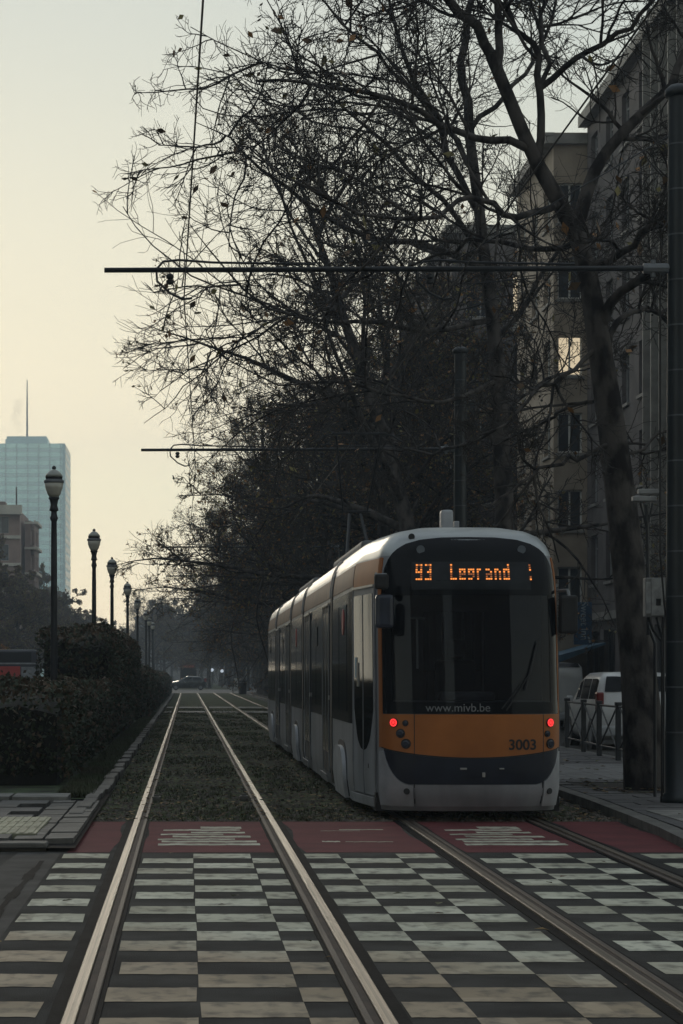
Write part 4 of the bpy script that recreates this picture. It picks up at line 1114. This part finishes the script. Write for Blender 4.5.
block('town_house','dark apartment house with sloping slate roof, between office block and pale house',15.05,27,72.8,84.6,22.6,6,1,M_dkwall,bay=2.9,winw=1.3,winh=1.8,roof=(2.2,1.4))
# pale stone house protruding toward the street; its camera-facing side has double windows
side=[(.15,1.08,z,z+1.5) for z in (4.15,7.05,9.95,12.85,15.75,18.6)]
t=block('bay_house','pale stone house with narrow projecting end and double windows above the hotel sign',13.8,27,84.7,94,22,6,1,M_stone,bay=3.,winw=1.5,winh=1.5,sidewin=side,firstz=3.4,pitch=2.9,glareset=(3,),m_f=mat('white window frame',(.55,.54,.5),.5))
side=[(x,x+1.45,z,z+2.1) for x in (.7,3.0) for z in (3.9,7.0,10.1,13.2,16.3,19.4)]
block('apartment_block','dark apartment block with tall paired windows seen behind the tree trunks',13.2,30,112,140,24,7,1,M_dkwall,bay=3.2,winw=1.5,winh=1.9,sidewin=side,glareset=(11,))
block('corner_house','narrow grey house set back behind the second tree',16.5,28,94.2,111.6,19,5,1,M_grwall,bay=3.4,winw=1.3,winh=1.7,roof=(2.5,1.8))
block('far_terrace','long hazy terrace of houses far along the right side',15,30,142,230,23,6,1,M_grwall,bay=6.8,winw=2.4,winh=1.8,roof=(3,2))
block('far_terrace','low hazy row of houses closing the very end of the avenue',-12,40,520,540,15,4,1,M_grwall,bay=9,winw=3,winh=1.6,sx=1,sidewin=[(2+4*i,3.6+4*i,5+3.2*j,6.8+3.2*j) for i in range(12) for j in range(3)])
block('left_sky_blocker','grey terrace of houses added out of view on the left to block low sky',-24,-36,6,104,19,6,1,M_grwall,bay=9,winw=2.4,winh=1.8,sx=-1,roof=(3,2))  # unseen row added to keep low sky out of the cab door reflection
block('rear_reflection_blocker','unseen tall block added behind the camera to darken the windscreen reflection, left part',-44,1.2,-92,-80,62,14,1,M_grwall,bay=4,winw=1.8,winh=1.8)  # unseen pair added to darken the windscreen; their gap gives its bright streak
block('rear_reflection_blocker','unseen tall block added behind the camera to darken the windscreen reflection, right part',7.6,46,-92,-80,68,15,1,M_dkwall,bay=4,winw=1.8,winh=1.8)
# hotel banner sign + awning
t=thing('hanging_sign','blue vertical hotel sign with white script projecting from pale house','sign',(14.05,80,0),group=None)
bm=NB(); box(bm,-.30,.34,-.05,.05,2.66,4.17,.01); bd=link('board',bm,mat('sign blue',(.02,.075,.15),.5,0,.15,2),t)
me=text_mesh('Sweet Inn',.40,.003,bold=.004)
for v in me.vertices:
    x,y,z=v.co; v.co=(.06+y*.95,-.057-z,3.50-x*.86)
linkm('lettering',me,mat('sign lettering',(.30,.36,.40),.6),bd)
bm=NB(); pts=[(.18,2.95),(.26,2.92),(.30,2.74),(.24,2.72)]; 
vs=[bm.verts.new((a,-.056,z)) for a,z in pts]; bm.faces.new(vs); link('emblem',bm,MATS['sign lettering'],bd)
bm=NB(); tube(bm,[(.34,0,4.1),(.98,0,4.1)],.02,6); tube(bm,[(.34,0,2.8),(.98,0,2.8)],.02,6); link('bracket',bm,M_iron,t)
t=thing('shop_awning','blue shop awning below the hotel sign','awning',(13.2,80.6,0))
bm=NB(); vs=[bm.verts.new(v) for v in ((1.8,0,2.75),(0,0,2.25),(0,4,2.25),(1.8,4,2.75),(1.8,0,2.68),(0,0,1.98),(0,4,1.98),(1.8,4,2.68))]
for f in ((0,1,2,3),(0,4,5,1),(1,5,6,2),(2,6,7,3),(7,6,5,4)): bm.faces.new([vs[i] for i in f])
link('canvas',bm,mat('awning blue',(.05,.12,.18),.7,0,.2,2),t)
# left old apartment block
def leftblock():
    t=thing('apartment_block','old brown apartment block with pale parapets at the left edge, before the glass tower','building',(-34.6,250,0))
    steps=[(-20,21.5,22.6,0),(0,19.5,20.2,5)]
    bm=NB(); wallgrid(bm,(-6,0,0),(1,0,0),22,0,19.6,[(1+3*i,2.8+3*i,2+3*j,3.8+3*j) for i in range(7) for j in range(6)],.3,(0,1,0))
    box(bm,-6,16,.4,14,0,19.5); box(bm,16.35,17.0,3.4,11,0,18.6)
    # facade returning along the street (receding side)
    wallgrid(bm,(17.4,3,0),(0,1,0),8,0,18.7,[(.6+2.5*i,2.0+2.5*i,2+2.8*j,3.6+2.8*j) for i in range(3) for j in range(6)],.3,(-1,0,0))
    link('wall',bm,mat('old brown wall',(.28,.20,.17),.9,0,.2,.6),t)
    bm=NB()
    for z in (4.4,7.4,10.4,13.4,16.4): box(bm,-6,16.1,-.35,-.01,z,z+.35)
    box(bm,-6,16.3,-1.2,-.01,19.0,20.0); box(bm,4,12,2,10,21.0,22.4); 
    for z in (4.2,7.0,9.8,12.6,15.4,18.2): box(bm,16.35,17.39,2.7,2.99,z,z+.25); box(bm,17.42,17.8,3,11,z,z+.3)
    link('parapet',bm,mat('pale parapet',(.50,.47,.40),.8,0,.15,1),t)
    bm=NB(); box(bm,-4,13,3,12,19.6,21.0); box(bm,13,14.2,2,5,19.6,20.6); link('penthouse',bm,mat('penthouse wall',(.2,.15,.13),.8),t)
    bm=NB()
    for x in (12.6,15.2): tube(bm,[(x,6,19),(x,6,22.5)],.09,5)
    link('chimney',bm,M_dkwall,t)
    for i in range(7):
        for j in range(6): window(t,(-6,0,0),(1,0,0),(0,1,0),(1+3*i,2.8+3*i,2+3*j,3.8+3*j),M_frame,M_winopaque,1,.28)
    return t
t=leftblock(); t.scale=(1,1,1.02)
# glass tower
t=thing('glass_tower','tall teal glass office tower with rooftop antenna, hazy in the distance','building',(-95,900,0))
TWx=46.2; TH_=94.2
bm=NB(); box(bm,0,TWx,0,42,0,TH_); box(bm,22,39.,4,30,TH_,TH_+2.2); box(bm,22.5,38.5,5,25,TH_+2.2,TH_+3.4); link('core',bm,mat('tower frame',(.50,.66,.66),.5,.5,.05,.05),t)
M_tg=mat('tower glass teal',(.50,.74,.75),.18,.9,.12,.05); M_tb=mat('tower spandrel',(.60,.80,.80),.3,.6,.05,.05)
nf=28; ph=TH_/nf
for k in range(nf):
    bm=NB(); box(bm,.4,TWx-1.0,-.2,-.02,k*ph+1.5,k*ph+ph-.1); link('glass_band',bm,M_tg,t)
bm=NB()
for k in range(nf): box(bm,.4,TWx-1.0,-.22,-.02,k*ph-.05,k*ph+1.45)
link('spandrels',bm,M_tb,t)
bm=NB()
for k in range(11): box(bm,.4+4.4*k,.7+4.4*k,-.5,-.24,0,TH_)
link('mullions',bm,mat('tower mullion',(.35,.42,.42),.5),t)
bm=NB()
for k in range(nf): box(bm,TWx+.02,TWx+.15,1,41,k*ph+.9,k*ph+ph-.3)
link('side_band',bm,mat('tower side sunlit tone',(.50,.47,.38),.3),t)  # sunlit cream of the side face is put into its glass colour
bm=NB(); tube(bm,[(30.2,12,TH_+3),(30.2,12,TH_+15),(30.2,12,TH_+27)],[.45,.35,.2],6); link('antenna',bm,mat('antenna',(.2,.16,.16),.6),t)
# smoke wisp
bm=NB()
for dx,dz,r in ((0,0,.9),(-.4,2.4,1.3),(-1.3,5,1.7),(-2.2,7.8,1.9),(-1.3,10.8,2.2),(-.6,13.5,2.2)): bmesh.ops.create_icosphere(bm,subdivisions=2,radius=1,matrix=Matrix.Translation((dx,0,dz))@Matrix.Diagonal((r,r,r*1.05,1)))
sm=bpy.data.materials.new('smoke'); sm.use_nodes=True; nt=sm.node_tree; nt.nodes.remove(nt.nodes['Principled BSDF']); pv=nt.nodes.new('ShaderNodeVolumePrincipled'); pv.inputs['Density'].default_value=.045; pv.inputs['Color'].default_value=(.42,.38,.36,1); nt.links.new(pv.outputs[0],nt.nodes['Material Output'].inputs['Volume'])
o=link('smoke_plume',bm,sm,loc=(-67.5,912,TH_+4)); o['kind']='stuff'; tag(o,'thin grey wisp of smoke beside the antenna on the glass tower roof','smoke')

# ------------------------------------------------------------ cars
def car(name,label,cat,loc,rz,st,paint,group=None,winr=(.35,2.8),rear=(.14,.30),wheels=(.75,3.45),wr=.31,tall=0,tail=True,split=(1.2,2.2)):
    t=thing(name,label,cat,loc,rz,group)
    A=np.array(st)
    def sec(y): return [float(np.interp(y,A[:,0],A[:,k])) for k in range(1,6)]
    def ring(y):
        w,zb,be,gw,ro=sec(y)
        be=min(be,ro-.02)
        return [(0,zb),(w*.85,zb),(w*.97,zb+.08),(w,zb+.25),(w,(zb+be)/2+.1),(w*.985,be),((w+gw)/2*.985,(be+ro)/2),(gw,ro-.08*(ro-be)/.6-.01),(gw-.1,ro-.01),(gw*.5,ro+.015),(0,ro+.02)]
    ys=sorted(set(list(A[:,0])+list(np.linspace(A[0,0],A[-1,0],22))))
    bm=NB(); G_=[]
    for y in ys:
        r=ring(y); full_=[(x,z) for x,z in r]+[(-x,z) for x,z in r[-2:0:-1]]
        G_.append([bm.verts.new((x,y,z)) for x,z in full_])
    n=len(G_[0])
    for i in range(len(ys)-1):
        for k_ in range(n): bm.faces.new((G_[i][k_],G_[i][(k_+1)%n],G_[i+1][(k_+1)%n],G_[i+1][k_]))
    bm.faces.new(G_[0]); bm.faces.new(G_[-1][::-1]); bmesh.ops.recalc_face_normals(bm,faces=bm.faces)
    b=link('body',bm,paint,t,True)
    def sp(y,f,sg,off=.006):
        w,zb,be,gw,ro=sec(y); p=(w*.985,be); q=((w+gw)/2*.985,(be+ro)/2); s=(gw,ro-.08*(ro-be)/.6-.01)
        a=(p,q) if f<.5 else (q,s); u=f*2 if f<.5 else f*2-1
        return (sg*(a[0][0]*(1-u)+a[1][0]*u+off),y,a[0][1]*(1-u)+a[1][1]*u)
    for sg in (-1,1):
        e=[winr[0],*split,winr[1]]
        for a,c in zip(e[:-1],e[1:]):
            bm=NB(); a+=.04;c-=.04; 
            for i in range(6):
                y0=a+(c-a)*i/6;y1=a+(c-a)*(i+1)/6
                for f0,f1 in ((.12,.5),(.5,.92)): quad(bm,sp(y0,f0,sg),sp(y1,f0,sg),sp(y1,f1,sg),sp(y0,f1,sg))
            link('side_window',bm,M_black,t)
    # rear glass
    def rp(x,f): 
        y=rear[0]+(rear[1]-rear[0])*f; w,zb,be,gw,ro=sec(y); return y,ro+.02
    def backglass(y0,y1,yo,name,inset=.12,m=M_black):
        bm=NB(); w0=sec(y0);w1=sec(y1); k=-1 if y0<y1 else 1
        nx=8; rows=[]
        for j in range(5):
            f=j/4; y=y0+(y1-y0)*f; w=sec(y); ww=(w[3])-inset*(.5+.5*f); 
            rows.append([bm.verts.new((-ww+2*ww*i/nx,y+k*.02,w[4]+.005+.0*abs(i-4))) for i in range(nx+1)])
        for j in range(4):
            for i in range(nx): bm.faces.new((rows[j][i],rows[j][i+1],rows[j+1][i+1],rows[j+1][i]))
        return link(name,bm,m,t)
    backglass(rear[0],rear[1],0,'rear_window')
    # windscreen
    fy=[y for y in A[:,0]]; backglass(fy[-3]-.02,fy[-4]+.1,0,'windscreen')
    for y in wheels:
        for sg in (-1,1):
            w=sec(y)[0]
            bm=NB(); disc(bm,(sg*(w-.09),y,wr),wr,.2,'x',24); wh=link('wheel',bm,M_rubber,t)
            bm=NB(); disc(bm,(sg*(w+.013),y,wr),wr*.6,.012,'x',16); link('rim',bm,M_grey,wh)
            bm=NB(); 
            n_=14
            for i in range(n_):
                a0=math.pi*i/n_;a1=math.pi*(i+1)/n_; R0=wr+.06
                quad(bm,(sg*(w+.004),y+R0*math.cos(a0),wr*.95+R0*math.sin(a0)),(sg*(w+.004),y+R0*math.cos(a1),wr*.95+R0*math.sin(a1)),(sg*(w+.004),y+wr*.9*math.cos(a1),wr*.95+wr*.9*math.sin(a1)),(sg*(w+.004),y+wr*.9*math.cos(a0),wr*.95+wr*.9*math.sin(a0)))
            link('wheel_arch',bm,M_rubber,t)
    w=sec(A[0,0]+.1)
    if tail:
        for sg in (-1,1):
            y0=.05
            bm=NB()
            x0,x1=sorted((sg*(w[0]-.13),sg*(w[0]+.012))); box(bm,x0,x1,.03,.30,.82,1.22+tall*.1,.03); link('tail_light',bm,mat('tail lens',(.16,.015,.012),.2),t)
    bm=NB(); box(bm,-w[0]*.98,w[0]*.98,-.06,.12,.30,.52,.05); link('bumper',bm,M_grey if tail==2 else mat('car bumper',(.30,.31,.32),.5),t)
    bm=NB(); box(bm,-.26,.26,-.075,-.055,.56,.67); link('number_plate',bm,mat('plate',(.5,.5,.45),.5),t)
    L=A[-1,0]
    for sg in (-1,1):
        bm=NB(); x0,x1=sorted((sg*(w[0]+.02),sg*(w[0]+.17))); box(bm,x0,x1,L*.66,L*.66+.1,.98,1.12,.03); link('side_mirror',bm,paint,t)
        bm=NB(); x0,x1=sorted((sg*.42,sg*.68)); box(bm,x0,x1,L-.18,L-.02,.60,.72,.02); link('headlight',bm,M_steel,t)
    return t
mpv=[(0,.78,.34,.80,.74,.86),(.05,.84,.28,.93,.76,1.02),(.11,.865,.25,1.0,.765,1.16),(.28,.875,.24,1.0,.755,1.54),(.55,.88,.22,1.0,.75,1.63),(2.2,.88,.22,.98,.74,1.63),(2.85,.875,.22,.97,.73,1.50),(3.5,.865,.22,.95,.74,1.03),(4.1,.80,.25,.80,.68,.84),(4.35,.66,.3,.62,.55,.66)]
M_white=mat('white car paint',(.50,.50,.49),.3,0,.06,2,coat=.4)
M_dkcar=mat('dark green car paint',(.02,.028,.028),.25,.2,.1,2,coat=.5)
car('parked_car','white people carrier seen from behind, parked beyond the black railing','car',(9.45,47,.0),0,mpv,M_white)
van=[(0,.86,.35,1.0,.84,1.6),(.04,.9,.3,1.05,.85,1.80),(.2,.92,.28,1.1,.86,1.92),(3.6,.92,.28,1.1,.84,1.92),(4.2,.9,.28,1.05,.78,1.5),(4.6,.86,.3,1.0,.74,1.08),(5.0,.7,.35,.8,.6,.84)]
car('parked_van','white van parked ahead of the people carrier, half hidden by the tram','van',(10.4,64,.0),0,van,M_white,winr=(2.2,4.0),split=(3.0,),rear=(.04,.2),wheels=(.9,3.9),wr=.33)
hat=[(0,.6,.35,.7,.5,.74),(.08,.8,.25,.88,.62,.93),(.3,.84,.22,.93,.66,1.15),(.75,.85,.2,.93,.66,1.41),(2.0,.85,.2,.92,.65,1.44),(2.9,.85,.2,.9,.64,.98),(3.7,.8,.24,.76,.6,.8),(3.95,.6,.3,.6,.45,.64)]
car('hatchback_car','dark small hatchback crossing the tracks far ahead','car',(2.05,232,.02),R(90),hat,M_dkcar,winr=(.5,2.6),split=(1.5,),rear=(.3,.75),wheels=(.65,3.2),wr=.29,tail=2)
hat2=car('hatchback_car','dark car parked behind the crossing hatchback, mostly hidden','car',(3.0,250,.02),R(90),hat,M_iron,winr=(.5,2.6),split=(1.5,),rear=(.3,.75),wheels=(.65,3.2),wr=.29,tail=2) if False else None

# distant tram
t=thing('tram','dark tram front with dim red line sign waiting far down the left track','tram',(.2,300,0))
bm=NB(); box(bm,-1.15,1.15,0,28,.2,3.3,.12); link('body',bm,mat('far tram body',(.06,.05,.05),.5),t)
bm=NB(); box(bm,-1.0,1.0,-.03,-.002,1.25,2.5,.01); link('windscreen',bm,M_black,t)
bm=NB(); box(bm,-1.0,1.0,-.03,-.002,.6,1.15,.01); link('front_panel',bm,M_copper,t)
bm=NB(); box(bm,-.7,.7,-.04,-.032,2.62,2.84); link('destination_display',bm,emis('dim red sign',(1,.12,.06),.10),t)
# distant far lamps, white board
for i,(px,py) in enumerate(((212,670),(222,671))):
    p=P(px,py,290); t=thing('far_lamp','pale lit globe lamp deep in the tree tunnel, %s of two'%('left' if i==0 else 'right'),'street lamp',(p[0],290,0),group='lit lamps far down the avenue')
    bm=NB(); tube(bm,[(0,0,0),(0,0,p[2]-.15)],.07,6); link('pole',bm,M_iron,t)
    bm=NB(); bmesh.ops.create_icosphere(bm,subdivisions=2,radius=.22,matrix=Matrix.Translation((0,0,p[2]))); link('globe',bm,emis('cool lamp glow',(.75,.85,1),.45,(.5,.5,.5)),t)
t=thing('information_board','small pale notice board on posts beside the far crossing road','board',((236-VX)*190/F,190,0))
bm=NB(); box(bm,-.18,.18,-.05,.05,.25,1.3,.02); link('panel',bm,mat('pale board',(.4,.4,.38),.7),t)
bm=NB(); tube(bm,[(-.25,0,0),(-.25,0,1.2)],.03,6); tube(bm,[(.25,0,0),(.25,0,1.2)],.03,6); link('post',bm,M_iron,t)
t=thing('litter_bin','dark cylindrical litter bin right of the pale notice board','litter bin',((243-VX)*185/F,185,0))
bm=NB(); lathe(bm,[(.28,0),(.3,.05),(.3,1.0),(.34,1.02),(.34,1.1),(.2,1.25)],14); link('drum',bm,M_iron,t,True)
bm=NB(); lathe(bm,[(.3,.95),(.31,.96),(.31,1.0)],14); link('rim',bm,M_grey,t)

# bus at left
t=thing('city_bus','dark blue and red bus side-on behind the low hedge at the left edge','bus',(-19,121.5,0))
bm=NB(); box(bm,0,10.9,0,2.5,.35,2.95,.12); link('body',bm,mat('bus navy',(.02,.022,.035),.4,0,.2,1),t)
bm=NB(); box(bm,.3,10.0,-.03,-.002,1.35,2.05,.01); link('red_panel',bm,mat('bus red',(.42,.035,.025),.5,0,.15,1),t)
bm=NB(); box(bm,10.05,10.85,-.03,-.002,1.35,2.02,.01); link('grey_panel',bm,mat('bus grey',(.22,.23,.24),.5),t)
bm=NB(); box(bm,.1,10.88,-.04,-.003,2.16,2.24,.01); link('pale_rail',bm,mat('bus rail',(.3,.3,.32),.5),t)
bm=NB(); box(bm,.4,10.6,-.025,-.002,2.28,2.82,.01); link('window_band',bm,M_black,t)
for x in (2.2,8.4):
    bm=NB(); disc(bm,(x,.1,.48),.48,.28,'y',20); link('wheel',bm,M_rubber,t)

# railings on right pavement
t=thing('pedestrian_railing','black iron railing with crossed bars along the pavement, in front of the white car','railing',(7.62,38.4,.085))
ys=[0,2.6,5.2,7.8,10.4]; posts=[(P(623,765,1))]
pp=[(7.50,37.0-38.4),(7.55,39.4-38.4),(7.62,41.6-38.4),(7.72,43.8-38.4),(7.84,46.4-38.4)]
for x,y in pp:
    bm=NB(); box(bm,x-7.62-.045,x-7.62+.045,y-.045,y+.045,0,1.0,.01); box(bm,x-7.62-.055,x-7.62+.055,y-.055,y+.055,.96,1.02,.01); link('post',bm,M_iron,t)
for (a,y0),(b,y1) in zip(pp[:-1],pp[1:]):
    a-=7.62;b-=7.62; bm=NB()
    y0+=.1;y1-=.1
    tube(bm,[(a,y0,.94),(b,y1,.94)],.022,6); tube(bm,[(a,y0,.2),(b,y1,.2)],.018,6); tube(bm,[(a,y0,.2),(b,y1,.94)],.016,6); tube(bm,[(a,y0,.94),(b,y1,.2)],.016,6); tube(bm,[(a,y0-.06,.94),(a,y0,.94)],.02,6); tube(bm,[(b,y1,.94),(b,y1+.06,.94)],.02,6)
    link('crossed_panel',bm,M_iron,t)

# ------------------------------------------------------------ haze
bm=NB(); box(bm,-950,950,-350,1350,-1.03,140)
hz=bpy.data.materials.new('haze'); hz.use_nodes=True; nt=hz.node_tree; nt.nodes.remove(nt.nodes['Principled BSDF'])
pv=nt.nodes.new('ShaderNodeVolumePrincipled'); pv.inputs['Density'].default_value=.0007; pv.inputs['Color'].default_value=(.72,.86,1,1); pv.inputs['Anisotropy'].default_value=.35
nt.links.new(pv.outputs[0],nt.nodes['Material Output'].inputs['Volume'])
o=link('haze',bm,hz); o['kind']='stuff'; tag(o,'pale morning haze filling the air along the avenue','haze')

# ------------------------------------------------------------ world, sun, camera
SUN_EL=R(9); SUN_AZ=R(-6)      # azimuth from +Y toward +X
w=bpy.data.worlds.new('World'); S.world=w; w.use_nodes=True; nt=w.node_tree; bg=nt.nodes['Background']
sky=nt.nodes.new('ShaderNodeTexSky'); sky.sky_type='NISHITA'; sky.sun_disc=False; sky.sun_elevation=SUN_EL; sky.sun_rotation=SUN_AZ; sky.dust_density=1.5; sky.air_density=1.; sky.ozone_density=1.
bg.inputs['Strength'].default_value=.05
nt.links.new(sky.outputs[0],bg.inputs['Color'])
# thin overcast veil in front of the clear sky
tc=nt.nodes.new('ShaderNodeTexCoord'); sx=nt.nodes.new('ShaderNodeSeparateXYZ'); nt.links.new(tc.outputs['Generated'],sx.inputs[0])
ramp=nt.nodes.new('ShaderNodeValToRGB'); cr=ramp.color_ramp; cr.interpolation='B_SPLINE'
cr.elements[0].position=0.; cr.elements[0].color=(1.2,1.1,.82,1)
cr.elements[1].position=1.; cr.elements[1].color=(.48,.54,.62,1)
for p_,c_ in ((.08,(1.12,1.04,.79,1)),(.16,(.78,.77,.61,1)),(.29,(.54,.61,.585,1)),(.5,(.50,.56,.57,1))):
    e=cr.elements.new(p_); e.color=c_
nt.links.new(sx.outputs['Z'],ramp.inputs[0])
# brighter toward the sun side (+Y)
mm=nt.nodes.new('ShaderNodeMapRange'); mm.inputs['From Min'].default_value=-1; mm.inputs['From Max'].default_value=1; mm.inputs['To Min'].default_value=.62; mm.inputs['To Max'].default_value=1.; nt.links.new(sx.outputs['Y'],mm.inputs['Value'])
bg2=nt.nodes.new('ShaderNodeBackground'); nt.links.new(ramp.outputs[0],bg2.inputs['Color']); nt.links.new(mm.outputs[0],bg2.inputs['Strength'])
ad=nt.nodes.new('ShaderNodeMixShader'); ad.inputs[0].default_value=.85; nt.links.new(bg.outputs[0],ad.inputs[1]); nt.links.new(bg2.outputs[0],ad.inputs[2]); nt.links.new(ad.outputs[0],nt.nodes['World Output'].inputs['Surface'])
sl=bpy.data.lights.new('sun','SUN'); sl.energy=.5; sl.angle=R(12); sl.color=(1,.88,.7); so=bpy.data.objects.new('sun',sl); C.objects.link(so)
d=Vector((math.sin(SUN_AZ)*math.cos(SUN_EL),math.cos(SUN_AZ)*math.cos(SUN_EL),math.sin(SUN_EL))); so.rotation_euler=(-d).to_track_quat('-Z','Y').to_euler()
cam=bpy.data.cameras.new('camera'); co=bpy.data.objects.new('camera',cam); C.objects.link(co); co.location=(0,0,CH); co.rotation_euler=(R(90),0,0)
cam.sensor_fit='VERTICAL'; cam.sensor_height=36; cam.sensor_width=24; cam.lens=F/1024*36; cam.shift_x=(341.5-VX)/1024; cam.shift_y=(VY-512)/1024
cam.clip_start=.1; cam.clip_end=4000
S.camera=co
S.render.engine='CYCLES'; S.render.resolution_x=683; S.render.resolution_y=1024
S.view_settings.view_transform='Standard'; S.view_settings.look='None'; S.view_settings.exposure=.35; S.view_settings.gamma=1
S.cycles.max_bounces=6; S.cycles.transparent_max_bounces=8; S.cycles.volume_bounces=0
